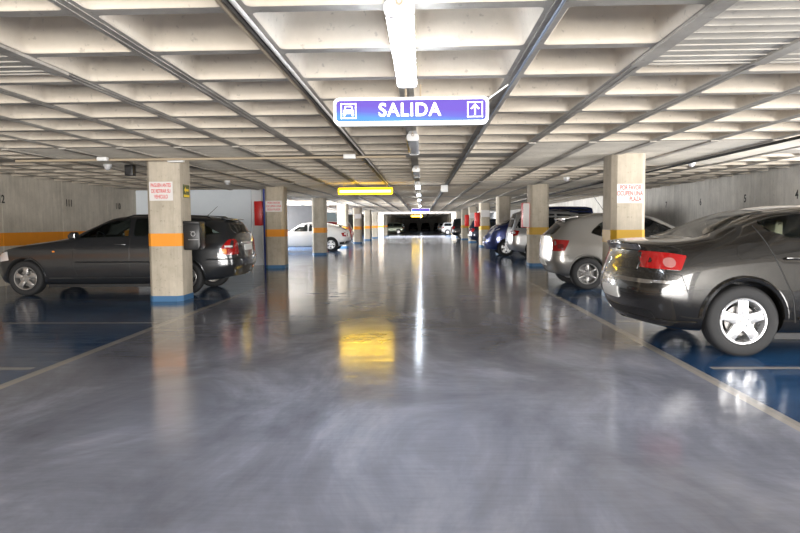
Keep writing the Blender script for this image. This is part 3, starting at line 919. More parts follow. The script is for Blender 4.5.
def wheel(parent, x, y, side, R, rimr, w, style, mrim, detail=True):
    """side -1: outer face towards local -Y"""
    o = empty_off = None
    prof = [(rimr, -w*.42), (rimr+.012, -w*.47), (rimr+.03, -w*.49), (R-.035, -w*.5), (R-.012, -w*.44), (R, -w*.34), (R, w*.34), (R-.012, w*.44), (R-.035, w*.5), (rimr+.03, w*.49), (rimr, w*.42)]
    b = MB(); b.lathe(prof, 'y', n=48 if detail else 20, closed=True)
    if detail:
        for g in (-.045, 0, .045):
            b.lathe([(R-.002, g-.004), (R+.0015, g-.014), (R+.0015, g-.03), (R-.002, g-.036)], 'y', n=48, closed=True)
    t = b.build('wheel', M['rubber'], parent); t.location = (x, y, R)
    s_ = side
    b = MB()
    yo = s_*w*.46
    b.lathe([(rimr+.004, yo), (rimr-.002, yo+s_*.006), (rimr-.016, yo+s_*.004), (rimr-.026, yo-s_*.016), (rimr-.028, -s_*w*.4), (rimr+.004, -s_*w*.4)], 'y', n=48 if detail else 20, closed=True)
    n = {'star5': 5, 'blade5': 5, 'thin6': 6, 'five': 5}[style]
    for k in range(n):
        a = PI/2+2*PI*k/n
        w0, w1 = {'star5': (.052, .046), 'blade5': (.030, .058), 'thin6': (.020, .017), 'five': (.045, .07)}[style]
        d = Vector((math.cos(a), math.sin(a))); e = Vector((-d.y, d.x)); r0, r1 = .045, rimr-.010
        p = [d*r0-e*w0, d*(r0+r1)*.5-e*(w0*.5+w1*.5)*(.93), d*r1-e*w1, d*r1+e*w1, d*(r0+r1)*.5+e*(w0*.5+w1*.5)*.93, d*r0+e*w0]
        b.prism([tuple(v) for v in p], 'y', yo-s_*.008, yo-s_*.045, .006 if detail else 0)
    b.lathe([(.001, yo-s_*.006), (.066, yo-s_*.006), (.074, yo-s_*.014), (.074, yo-s_*.05), (.001, yo-s_*.05)], 'y', n=30)
    b.build('rim', mrim, t)
    if detail:
        b = MB(); b.lathe([(.001, yo-s_*.001), (.026, yo-s_*.001), (.031, yo-s_*.006)], 'y', n=24); b.build('hub_cap', M['alloyd'] if style != 'star5' else M['alloy'], t)
        for k in range(5):
            a = PI/2+2*PI*k/5
            b = MB(); c = (.052*math.cos(a), 0, .052*math.sin(a))
            b.lathe([(.001, yo+s_*.001), (.009, yo+s_*.001), (.011, yo-s_*.006)], 'y', c, 6); b.build('wheel_nut', M['chrome'], t)
        b = MB(); b.lathe([(.02, yo-s_*.075), (.145, yo-s_*.075), (.145, yo-s_*.09), (.02, yo-s_*.09)], 'y', n=32, closed=True)
        b.build('brake_disc', M['disc'], t)
    return t

def seat(parent, x, y, m):
    b = MB()
    b.prism(rounded([(x-.32, .30), (x+.24, .34), (x+.25, .52), (x-.2, .50), (x-.38, 1.02), (x-.5, 1.0)], .07), 'y', y-.24, y+.24, .03)
    s_ = b.build('seat', m, parent)
    b = MB(); b.prism(rounded([(x-.52, 1.06), (x-.42, 1.06), (x-.42, 1.27), (x-.50, 1.27)], .05), 'y', y-.13, y+.13, .03)
    b.tube([(x-.46, y-.06, .98), (x-.47, y-.06, 1.1)], .007, 6); b.tube([(x-.46, y+.06, .98), (x-.47, y+.06, 1.1)], .007, 6)
    b.build('headrest', m, s_)

def build_car(name, label, sp, loc, rz, pm, group='parked cars'):
    t = empty(name, loc, rz, label=label, cat='car', group=group)
    det = sp.get('detail', True)
    if det == 2: me = body_mesh(sp, 84, 5, 12)
    elif det: me = body_mesh(sp, 56, 4, 10)
    else: me = body_mesh(sp, 34, 3, 6)
    sk = Skin(me)
    me.materials.append(pm)
    W = sp['W']/2; WB = sp['WB']; Ra = sp['arch']; Rw = sp['R']
    cut = []
    for x in (sp.get('ax0', 0), WB):
        for s_ in (-1, 1):
            a, b = sorted((s_*(W-.30), s_*(W+.25)))
            cut.append(cyl_mesh(x, Rw+.015, Ra, a, b, M['dark']))
    gl = sp['glass']
    if det:
        for poly in sp['side_glass']:
            cut.append(prism_mesh(rounded(shrink(poly, .014), .03), 'y', -W-.2, W+.2, M['dark']))
        if 'screen' in sp:
            cut.append(prism_mesh(rounded(shrink(sp['screen'][0], .016), .05), 'x', sp['screen'][1], sp['front'][3]+.5, M['dark']))
        if 'rear_cut' in sp:
            cut.append(prism_mesh(rounded(shrink(sp['rear_screen'], .016), .05), sp['rear_cut'][0], sp['rear_cut'][1], sp['rear_cut'][2], M['dark']))
    bm_ = boolean_cut(me, cut)
    print('CUT', len(me.polygons), len(bm_.polygons))
    restore_normals(bm_, sk)
    body = bpy.data.objects.new('body', bm_); COL.objects.link(body); body.parent = t
    if len(bm_.materials) == 0: bm_.materials.append(pm)
    # glass
    gm = M['glass'] if det else M['bglass']
    if sp.get('glassmat'): gm = sp['glassmat']
    for side in ('y-', 'y+'):
        for i, poly in enumerate(sp['side_glass']):
            patch(sk, 'side_window', poly, side, gm, t, .0015, .004 if det else .002, .08, .035)
        if det:
            for poly in sp.get('pillar_trim', []):
                patch(sk, 'pillar_trim', poly, side, M['black'], t, .002, .006, .08)
    if 'screen' in sp: patch(sk, 'windscreen', sp['screen'][0], 'front', gm, t, .0015, .004 if det else .002, .12, .06)
    patch(sk, 'rear_window', sp['rear_screen'], sp['rear_axis'], sp.get('rear_glassmat', gm), t, .0015, .004 if det else .002, .10, .06)
    for x in (sp.get('ax0', 0), WB):
        for s_ in (-1, 1):
            wheel(t, x, s_*(W-.115), s_, Rw, sp['rim'], .215, sp['style'], sp['rimmat'], bool(det))
    if not det: return t, sk
    # doors: thin skins standing on the body, with a dark shut line left round them
    for side in ('y-', 'y+'):
        for i, poly in enumerate(sp['doors']):
            d = patch(sk, 'door', poly, side, pm, t, .0035, .004, .09, .03)
            hx, hz = sp['handles'][i]
            sg = -1 if side == 'y-' else 1
            loc, n = sk.cast((hx, hz), side)
            b = MB()
            b.prism(rounded([(hx-.10, hz-.012), (hx+.10, hz-.008), (hx+.10, hz+.016), (hx-.10, hz+.014)], .012), 'y', loc.y+sg*.028, loc.y+sg*.042, .004)
            b.box((hx-.085, min(loc.y, loc.y+sg*.034), hz-.008), (hx-.055, max(loc.y, loc.y+sg*.034), hz+.010))
            b.box((hx+.06, min(loc.y, loc.y+sg*.034), hz-.008), (hx+.09, max(loc.y, loc.y+sg*.034), hz+.010))
            b.build('door_handle', sp.get('handlemat', pm), d)
        for path in sp.get('shut_lines', []):
            strip(sk, 'shut_line', path, side, .0045, M['dark'], t, -.001)
        for path in sp.get('sill_trim', []):
            strip(sk, 'side_moulding', path, side, .014, sp.get('mouldmat', pm), t, .004)
        for ax in (sp.get('ax0', 0), WB):
            pts = []
            for k in range(0, 25):
                a = math.radians(sp.get('arch_a0', 12)+(180-2*sp.get('arch_a0', 12))*k/24)
                pts.append((ax+(Ra+.018)*math.cos(a), Rw+.015+(Ra+.018)*math.sin(a)))
            strip(sk, 'wheel_arch', pts, side, sp.get('arch_bead', .014), pm, t, .002)
        # mirror
        mx, mz = sp['mirror']; loc, n = sk.cast((mx, mz-.03), side); sg = -1 if side == 'y-' else 1
        b = MB(); ya, yb = sorted((loc.y+sg*.05, loc.y+sg*.21))
        b.prism(rounded([(mx-.07, mz-.03), (mx+.05, mz-.03), (mx+.08, mz+.03), (mx+.02, mz+.10), (mx-.07, mz+.10)], .035), 'y', ya, yb, .02)
        ya, yb = sorted((loc.y-sg*.03, loc.y+sg*.07)); b.box((mx-.03, ya, mz-.03), (mx+.05, yb, mz+.0))
        b.build('wing_mirror', pm, t)
    for (nm, poly, axis, mm, off, lab) in sp.get('patches', []):
        sides = ('y-', 'y+') if axis == 'y' else (axis,)
        for a in sides:
            o = patch(sk, nm, poly, a, M[mm] if isinstance(mm, str) else mm, t, off, .006, .05, .015)
            if lab: o['label'] = lab
    for (x, y) in sp.get('seats', []): seat(t, x, y, sp['seatmat'])
    b = MB(); cx, cy, cz = sp.get('wheel_at', (1.62, .37, 1.0)); ring = []
    for k in range(29):
        a = 2*PI*k/28; ring.append((cx+.19*math.sin(a)*.45, cy+.19*math.cos(a), cz+.19*math.sin(a)*.9))
    b.tube(ring, .015, 8, cap=False)
    b.tube([(cx, cy-.18, cz), (cx, cy+.18, cz)], .016, 8); b.tube([(cx, cy, cz), (cx+.3, cy, cz-.2)], .03, 8)
    b.build('steering_wheel', M['black'], t)
    # underfloor between the axles so that nothing shows through
    MB().box((.35, -W+.16, .145), (WB-.35, W-.16, .27)).build('underfloor', M['black'], t)
    return t, sk

def tail_cluster(sk, t, poly, inner, m_out='tail'):
    """wrap-round lamp: one red lens on side and rear"""
    pass

# --- Peugeot-like dark saloon, right foreground: rear towards the aisle
saloon = dict(W=1.811, WB=2.725, R=.334, arch=.372, rim=.216, style='star5', rimmat=M['alloy'], detail=2,
    under=[(-.97, .30), (-.5, .235), (.4, .20), (2.4, .20), (3.2, .22), (3.7, .26)], sill=.11, zmid=.58, shoulder=.20,
    belt=[(-.95, .955), (-.6, 1.0), (-.2, 1.05), (.3, 1.085), (1.0, 1.06), (2.1, .99), (2.75, .93), (3.3, .80), (3.7, .62)],
    cant_y=[(-.95, .70), (-.5, .70), (-.1, .655), (.35, .60), (1.0, .585), (1.6, .60), (2.2, .66), (2.75, .72), (3.3, .68), (3.7, .5)],
    cant_z=[(-.95, 1.045), (-.55, 1.075), (-.25, 1.13), (.1, 1.265), (.42, 1.345), (1.0, 1.39), (1.5, 1.365), (2.1, 1.19), (2.7, .99), (3.3, .86), (3.7, .62)],
    top=[(-.97, 1.075), (-.75, 1.105), (-.42, 1.115), (-.1, 1.245), (.3, 1.385), (.7, 1.435), (1.1, 1.447), (1.5, 1.42), (2.1, 1.25), (2.75, 1.02), (3.3, .90), (3.7, .66)],
    rear=[-.86, -.86, -.93, -1.0, -.965, -.90, -.93, -.945, -.95], front=[3.55, 3.55, 3.62, 3.70, 3.68, 3.66, 3.62, 3.60, 3.60],
    rround=.50, p0r=.74, crown_r=.16, fround=.8, p0f=.62, crown_f=.28, glass=None,
    side_glass=[[(.19, 1.255), (.27, 1.165), (.42, 1.115), (1.04, 1.085), (1.06, 1.365), (.62, 1.352), (.36, 1.325), (.24, 1.29)],
                [(1.13, 1.082), (2.08, 1.03), (1.85, 1.17), (1.55, 1.295), (1.14, 1.362)]],
    pillar_trim=[[(1.05, 1.085), (1.125, 1.083), (1.13, 1.364), (1.065, 1.365)]],
    screen=([(-.60, 1.03), (.60, 1.03), (.53, 1.365), (-.53, 1.365)], 1.3),
    rear_screen=[(-.36, -.60), (.36, -.52), (.36, .52), (-.36, .60)], rear_axis='top', rear_cut=('z', 1.04, 1.8),
    doors=[[(.15, 1.215), (.28, .93), (.45, .56), (.49, .33), (1.05, .33), (1.07, 1.07), (.42, 1.10), (.26, 1.15)],
           [(1.085, .33), (2.08, .33), (2.13, .6), (2.12, 1.0), (1.09, 1.068)]],
    handles=[(.46, .925), (1.33, .915)],
    shut_lines=[[(.17, 1.30), (.145, 1.22), (.275, .93), (.44, .56), (.48, .32)], [(.17, 1.30), (.24, 1.335), (.42, 1.36)], [(1.078, .33), (1.08, 1.08)], [(2.11, .33), (2.16, .6), (2.15, 1.0)], [(-.93, .80), (-.72, .79), (-.58, .77), (-.52, .60)]],
    sill_trim=[[(.50, .36), (2.15, .36)], [(.56, .60), (1.06, .59)], [(1.1, .59), (2.05, .57)], [(-.88, .345), (-.60, .325), (-.42, .32)]], arch_a0=2, arch_bead=.028,
    mirror=(1.98, 1.05), seats=[(.98, .36), (.98, -.36), (1.85, .37), (1.85, -.37)], seatmat=M['beige'],
    patches=[('fuel_flap', rrect(-.06, .915, .15, 1.06, .03), 'y-', M['anthracite'], .004, None),
             ('tail_light', [(-.85, .995), (-.63, .968), (-.525, .95), (-.585, .815), (-.86, .83)], 'y', 'tail', .008, 'red wrap-round tail light'),
             ('tail_light', [(-.69, .83), (-.59, .835), (-.60, .93), (-.62, .975), (-.68, .985)], 'rear', 'tail', .006, 'red tail light seen on the boot end'),
             ('tail_light', [(.69, .83), (.59, .835), (.60, .93), (.62, .975), (.68, .985)], 'rear', 'tail', .006, 'red tail light seen on the boot end'),
             ('lamp_reflector', rrect(-.725, .84, -.625, .93, .042), 'y', 'pinkclear', .011, 'pale round lamp in the tail light'),
             ('boot_trim', [(-.55, 1.0), (.55, 1.0), (.55, 1.055), (-.55, 1.055)], 'rear', 'chrome', .006, 'bright strip across the boot edge'),
             ('boot_lid', [(-.56, .80), (.56, .80), (.56, .985), (-.56, .985)], 'rear', M['anthracite'], .007, None),
             ('bumper_strip', [(-.80, .685), (.80, .685), (.80, .715), (-.80, .715)], 'rear', 'chrome', .012, 'bright strip on the rear bumper'),
             ('number_plate', [(-.27, .50), (.27, .50), (.27, .615), (-.27, .615)], 'rear', 'plate', .012, 'pale number plate'),
             ('bumper_strip', [(-.97, .70), (-.62, .69), (-.62, .715), (-.97, .725)], 'y', 'chrome', .008, 'bright strip on the bumper corner'),
             ('lower_valance', [(-.75, .33), (.75, .33), (.75, .42), (-.75, .42)], 'rear', 'black', .006, 'black lower bumper'),
             ('head_light', [(3.0, .70), (3.5, .60), (3.45, .70), (3.05, .82)], 'y', 'clear', .005, 'clear head light')])
carA, skA = build_car('saloon_car', 'dark anthracite saloon nearest the camera on the right, rear towards the aisle', saloon, (3.0, 7.11, 0), 0, M['anthracite'])

# --- estate car on the left, facing the left wall
estate = dict(ax0=-.12, W=1.822, WB=2.854, R=.325, arch=.355, rim=.212, style='blade5', rimmat=M['alloyd'], detail=2,
    under=[(-1.16, .36), (-.6, .27), (.4, .20), (2.5, .20), (3.2, .20), (3.7, .25)], sill=.11, zmid=.56, shoulder=.16,
    belt=[(-1.14, 1.02), (-.9, 1.06), (0, 1.065), (1.0, 1.04), (1.8, 1.01), (2.3, .97), (3.0, .90), (3.4, .82), (3.7, .62)],
    cant_y=[(-1.1, .60), (-.75, .60), (0, .60), (1.0, .60), (1.5, .64), (2.0, .70), (2.5, .72), (3.2, .70), (3.7, .5)],
    cant_z=[(-1.16, 1.08), (-.98, 1.14), (-.78, 1.345), (-.4, 1.385), (.2, 1.43), (.8, 1.435), (1.25, 1.40), (1.7, 1.225), (2.1, 1.05), (2.5, .985), (3.0, .92), (3.4, .83), (3.7, .62)],
    top=[(-1.16, 1.09), (-.98, 1.16), (-.76, 1.40), (-.4, 1.445), (.2, 1.49), (.7, 1.495), (1.25, 1.465), (1.7, 1.29), (2.15, 1.09), (2.5, 1.02), (3.0, .96), (3.4, .87), (3.7, .66)],
    rear=[-1.0, -1.0, -1.05, -1.10, -1.07, -1.05, -1.04, -1.04, -1.04], front=[3.55, 3.55, 3.62, 3.69, 3.68, 3.66, 3.62, 3.60, 3.60],
    rround=.40, p0r=.80, crown_r=.10, fround=.75, p0f=.62, crown_f=.26, glass=None,
    side_glass=[[(.92, 1.075), (1.88, 1.055), (1.72, 1.18), (1.40, 1.34), (1.18, 1.395), (.94, 1.415)],
                [(.84, 1.08), (.86, 1.415), (.25, 1.415), (-.02, 1.385), (-.02, 1.09)],
                [(-.10, 1.10), (-.10, 1.37), (-.36, 1.335), (-.80, 1.12)]],
    pillar_trim=[[(.845, 1.08), (.915, 1.078), (.935, 1.412), (.865, 1.414)], [(-.095, 1.10), (-.025, 1.09), (-.025, 1.385), (-.095, 1.372)]],
    screen=([(-.62, 1.08), (.62, 1.08), (.55, 1.41), (-.55, 1.41)], .9),
    rear_screen=[(-.54, 1.12), (.54, 1.12), (.48, 1.37), (-.48, 1.37)], rear_axis='rear', rear_glassmat=M['bglass'],
    doors=[[(-.30, 1.06), (-.16, .86), (.20, .66), (.30, .36), (.86, .36), (.875, 1.06)], [(.895, .36), (1.86, .36), (1.93, .55), (1.93, .85), (1.90, 1.03), (.895, 1.06)]],
    handles=[(-.05, .95), (1.05, .935)],
    shut_lines=[[(1.845, 1.02), (1.945, .86), (1.945, .55), (1.875, .36)], [(.885, .36), (.885, 1.06)], [(-.92, .68), (-1.12, .69)], [(-.54, .66), (-.92, .665)]],
    sill_trim=[[(.30, .62), (1.90, .62)], [(.45, .32), (2.4, .32)], [(-1.08, .66), (-.54, .655)]], arch_a0=2, arch_bead=.014,
    mirror=(1.90, 1.07), seats=[(.55, .36), (.55, -.36), (1.40, .37), (1.40, -.37)], seatmat=M['greyseat'],
    patches=[('tail_light', [(-1.0, 1.02), (-.92, 1.01), (-.79, .85), (-.765, .77), (-.88, .735), (-1.015, .735)], 'y', 'tail', .008, 'red tail light with amber and clear inserts'),
             ('tail_light', [(-.735, .74), (-.58, .74), (-.60, .95), (-.64, 1.01), (-.715, 1.01)], 'rear', 'tail', .008, 'red tail light'),
             ('tail_light', [(.735, .74), (.58, .74), (.60, .95), (.64, 1.01), (.715, 1.01)], 'rear', 'tail', .008, 'red tail light'),
             ('indicator_lens', [(-.90, .84), (-.81, .845), (-.785, .78), (-.90, .75)], 'y', 'amber', .011, 'amber indicator lens'),
             ('reversing_lens', [(-.98, .905), (-.87, .90), (-.87, .87), (-.98, .87)], 'y', 'clear', .011, 'clear strip in the tail light'),
             ('number_plate', [(-.26, .80), (.26, .80), (.26, .91), (-.26, .91)], 'rear', 'plate', .012, 'pale number plate'),
             ('plate_light_bar', [(-.40, .93), (.40, .93), (.40, .965), (-.40, .965)], 'rear', 'chrome', .012, 'chrome bar over the plate'),
             ('bumper_strip', [(-.80, .60), (.80, .60), (.80, .63), (-.80, .63)], 'rear', 'graphite', .012, None),
             ('fog_reflector', [(-.80, .42), (-.58, .42), (-.58, .46), (-.80, .46)], 'rear', 'amber', .010, 'small amber reflector'),
             ('head_light', [(3.15, .66), (3.6, .60), (3.5, .74), (3.2, .82)], 'y', 'clear', .005, 'clear head light'),
             ('indicator_repeater', [(2.28, .80), (2.33, .80), (2.33, .83), (2.28, .83)], 'y', 'amber', .006, 'small amber side repeater')])
carB, skB = build_car('estate_car', 'dark grey estate car on the left behind the pillar, nose to the left wall', estate, (-4.46, 12.79, 0), PI, M['graphite'])
MB().tube([(-.30, .12, 1.44), (-.52, .12, 1.64)], [.006, .003], 6).build('aerial', M['black'], carB)
MB().prism(rrect(-.60, -.30, .60, .30, .05), 'z', 1.40, 1.402).mesh()
MB().prism([(-.70, 1.385), (-.86, 1.375), (-.86, 1.39), (-.70, 1.425)], 'y', -.5, .5, .006).build('roof_spoiler', M['graphite'], carB)
for s_ in (-1, 1):
    MB().tube([(-.55, s_*.585, 1.40), (-.45, s_*.585, 1.445), (.2, s_*.59, 1.475), (.9, s_*.595, 1.475), (1.05, s_*.60, 1.43)], .013, 8).build('roof_rail', M['black'], carB)

# --- silver hatchback beside the right pillar
hatch = dict(W=1.69, WB=2.47, R=.305, arch=.335, rim=.195, style='thin6', rimmat=M['alloyd'], detail=True,
    under=[(-.72, .33), (-.4, .26), (.4, .20), (2.2, .20), (2.8, .2), (3.3, .25)], sill=.11, zmid=.56, shoulder=.18,
    belt=[(-.66, .955), (-.4, .985), (.2, .995), (1.0, .96), (1.8, .93), (2.2, .90), (2.7, .82), (3.25, .60)],
    cant_y=[(-.7, .60), (-.45, .56), (.2, .58), (.9, .59), (1.4, .62), (1.9, .67), (2.4, .68), (3.25, .45)],
    cant_z=[(-.70, 1.0), (-.57, 1.075), (-.27, 1.295), (-.02, 1.355), (.4, 1.395), (.9, 1.40), (1.2, 1.37), (1.6, 1.20), (1.95, 1.03), (2.3, .95), (2.8, .84), (3.25, .6)],
    top=[(-.70, 1.01), (-.58, 1.09), (-.28, 1.36), (-.05, 1.42), (.4, 1.46), (.8, 1.462), (1.15, 1.435), (1.6, 1.27), (2.0, 1.06), (2.3, .99), (2.8, .88), (3.25, .65)],
    rear=[-.60, -.60, -.66, -.72, -.70, -.68, -.675, -.67, -.67], front=[3.12, 3.12, 3.2, 3.25, 3.24, 3.2, 3.18, 3.16, 3.16],
    rround=.40, p0r=.80, crown_r=.10, fround=.7, p0f=.62, crown_f=.25, glass=None, glassmat=M['glassd'],
    side_glass=[[(.07, 1.07), (.12, 1.14), (.26, 1.26), (.46, 1.335), (.95, 1.372), (.95, 1.0), (.24, 1.01)], [(1.02, 1.0), (1.03, 1.375), (1.2, 1.35), (1.5, 1.2), (1.78, 1.04), (1.82, .97)]],
    pillar_trim=[[(.955, 1.0), (1.015, 1.0), (1.02, 1.375), (.96, 1.376)]],
    screen=([(-.56, 1.05), (.56, 1.05), (.50, 1.38), (-.50, 1.38)], 1.0),
    rear_screen=[(-.52, 1.04), (.52, 1.04), (.45, 1.33), (-.45, 1.33)], rear_axis='rear', rear_glassmat=M['bglass'],
    doors=[[(.16, 1.0), (.30, .75), (.40, .50), (.45, .34), (.97, .34), (.985, .985)], [(1.0, .34), (1.85, .34), (1.9, .5), (1.9, .93), (1.0, .985)]],
    handles=[(.42, .86), (1.2, .85)], shut_lines=[[(1.9, .36), (1.91, .93)], [(-.60, .66), (-.36, .66)]], sill_trim=[], arch_a0=4, arch_bead=.010,
    mirror=(1.72, 1.0), seats=[(.6, .33), (.6, -.33), (1.4, .34), (1.4, -.34)], seatmat=M['greyseat'],
    patches=[('tail_light', [(-.61, .955), (-.34, .935), (-.38, .85), (-.44, .735), (-.63, .735)], 'y', 'tail', .008, 'red tail light'),
             ('tail_light', [(-.655, .75), (-.55, .75), (-.54, .94), (-.64, .94)], 'rear', 'tail', .006, 'red tail light'),
             ('tail_light', [(.655, .75), (.55, .75), (.54, .94), (.64, .94)], 'rear', 'tail', .006, 'red tail light'),
             ('lamp_reflector', rrect(-.56, .78, -.45, .87, .04), 'y', 'taildark', .011, 'dark round lamp in the tail light'),
             ('tailgate', [(-.55, .62), (.55, .62), (.54, .99), (-.54, .99)], 'rear', M['silver'], .004, None),
             ('number_plate', [(-.26, .44), (.26, .44), (.26, .55), (-.26, .55)], 'rear', 'plate', .012, 'pale number plate'),
             ('fuel_flap', rrect(-.13, .80, .04, .96, .07), 'y-', M['silver'], .003, None),
             ('brake_light', [(-.16, 1.325), (.16, 1.325), (.16, 1.345), (-.16, 1.345)], 'rear', 'tail', .012, 'red high-level brake light')])
carC, skC = build_car('hatchback_car', 'silver beige hatchback behind the nearest right pillar, rear towards the aisle', hatch, (3.12, 13.33, 0), 0, M['silver'])
MB().prism([(-.12, 1.375), (-.37, 1.335), (-.37, 1.355), (-.12, 1.405)], 'y', -.52, .52, .006).build('roof_spoiler', M['silver'], carC)
MB().tube([(.55, 0, 1.45), (.30, 0, 1.80)], [.006, .003], 6).build('aerial', M['black'], carC)

# --- simpler cars further down
def simple_spec(L, W, H, WB, roh, kind, R=.31, style='five'):
    f = L-roh
    b = H*.655 if kind != 'suv' else H*.62
    sp = dict(W=W, WB=WB, R=R, arch=R+.035, rim=R*.64, style=style, rimmat=M['alloy'], detail=False,
        under=[(-roh, .34), (0, .22), (WB, .22), (f, .28)], sill=.11, zmid=.56, shoulder=.17, glass=None,
        belt=[(-roh, b), (.2, b), (WB*.7, b-.03), (WB*.95, b-.07), (WB+.4, b-.16), (f, .62)],
        rear=[-roh+.12, -roh+.12, -roh+.05, -roh, -roh+.02, -roh+.05, -roh+.06, -roh+.07, -roh+.07], front=[f-.12]*2+[f-.05, f, f-.01]+[f-.05]*4,
        rround=.42, p0r=.80, crown_r=.10, fround=.7, p0f=.62, crown_f=.24)
    a, c = W/2-.22, W/2-.29
    e = {'hatch': (-roh+.32, .36), 'suv': (-roh+.30, .42), 'saloon': (.35, .3), 'coupe': (-roh+.55, .30), 'van': (-roh+.18, .6)}[kind][0]
    ws = WB*.52 if kind != 'van' else WB*.66; wb = WB*.80 if kind != 'van' else WB*.98
    d = b+.06
    bk = -roh+.08
    if kind == 'saloon': bk = -.40
    sp['cant_y'] = [(-roh, a), (bk, a-.01), (e, c), (ws, c+.01), (wb, a), (f, .5)]
    top0 = [(-roh, b+.02)] if kind == 'saloon' else []
    sp['top'] = top0+[(bk, b+.05), (e, H-.06), (e+.35, H-.01), ((e+ws)/2+.15, H), (ws, H-.05), (wb, b+.02), (wb+.35, b-.04), (f, .66)]
    sp['cant_z'] = [(x, z-.055 if z > b+.1 else z-.03) for x, z in sp['top'][:-1]]+[(f, .62)]
    zt = H-.13; g0 = e+.04
    if kind == 'coupe':
        sp['top'] = [(-roh, b+.03), (-roh+.35, b+.20), (.2, H-.07), (.7, H), (ws, H-.05), (wb, b+.02), (wb+.35, b-.04), (f, .66)]
        sp['cant_z'] = [(x, z-.055 if z > b+.1 else z-.03) for x, z in sp['top'][:-1]]+[(f, .62)]
        g0 = .25
    mid = (g0+wb)/2-.1
    sp['side_glass'] = [[(g0-.12, b+.045), (g0+.10, zt), (mid-.04, zt+.01), (mid-.04, b+.035)], [(mid+.03, b+.035), (mid+.03, zt+.01), (ws-.02, zt-.03), (wb-.22, b+.05), (wb-.16, b+.025)]]
    sp['screen'] = ([(-a+.04, b+.06), (a-.04, b+.06), (c-.04, H-.10), (-c+.04, H-.10)], 0)
    if kind in ('saloon',):
        sp['rear_screen'] = [(bk+.05, -a+.08), (e-.02, -c+.05), (e-.02, c-.05), (bk+.05, a-.08)]; sp['rear_axis'] = 'top'
    elif kind == 'coupe':
        sp['rear_screen'] = [(-a+.1, b+.07), (a-.1, b+.07), (c-.1, H-.16), (-c+.1, H-.16)]; sp['rear_axis'] = 'rear'
    else:
        sp['rear_screen'] = [(-a+.1, b+.07), (a-.1, b+.07), (c-.04, H-.12), (-c+.04, H-.12)]; sp['rear_axis'] = 'rear'
    sp['roh'] = roh; sp['f'] = f; sp['b'] = b
    return sp
def dress(t, sk, sp, tailm='tail', plate=True, head=True, tall=False):
    W = sp['W']/2; b = sp['b']; r = -sp['roh']; f = sp['f']
    for side in ('y-', 'y+'):
        patch(sk, 'tail_light', [(r+.145, b-.03), (r+.34, b-.05), (r+.27, b-.22), (r+.11, b-.23)], side, M[tailm], t, .008, .006, .08, .02)
        if head: patch(sk, 'head_light', [(f-.62, b-.20), (f-.20, b-.36), (f-.10, b-.42), (f-.12, b-.30), (f-.50, b-.12)][::-1], side, M['clear'], t, .008, .006, .08, .02)
    for s_ in (-1, 1):
        patch(sk, 'tail_light', [(s_*W*.80, b-.22), (s_*W*.62, b-.22), (s_*W*.62, b-.06), (s_*W*.765, b-.05)], 'rear', M[tailm], t, .008, .006, .08, .02)
        if head: patch(sk, 'head_light', [(s_*W*.86, b-.36), (s_*W*.50, b-.40), (s_*W*.55, b-.26), (s_*W*.84, b-.18)], 'front', M['clear'], t, .008, .006, .08, .02)
    if plate:
        patch(sk, 'number_plate', [(-.26, .52), (.26, .52), (.26, .63), (-.26, .63)], 'rear', M['plate'], t, .012, .006, .1)
        patch(sk, 'number_plate', [(-.26, .40), (.26, .40), (.26, .51), (-.26, .51)], 'front', M['plate'], t, .012, .006, .1)
        patch(sk, 'grille', [(-.45, .56), (.45, .56), (.50, .66), (-.50, .66)], 'front', M['black'], t, .008, .006, .1, .02)

sp = simple_spec(4.30, 1.80, 1.42, 2.64, .84, 'coupe', .325, 'five')
t, sk = build_car('coupe_car', 'white coupe behind the third left pillar, lit by daylight', sp, (-4.30, 31.9, 0), PI, M['whitecar']); dress(t, sk, sp)
MB().prism([(-.70, 1.16), (-.52, 1.20), (-.20, 1.30), (-.40, 1.18)], 'y', -.45, .45, .01).build('spoiler', M['black'], t)
patch(sk, 'lower_valance', [(-.80, .36), (.80, .36), (.80, .50), (-.80, .50)], 'rear', M['black'], t, .008, .006, .1)
patch(sk, 'lower_valance', [(-.86, .36), (-.42, .34), (-.42, .44), (-.86, .50)], 'y+', M['black'], t, .008, .006, .1)

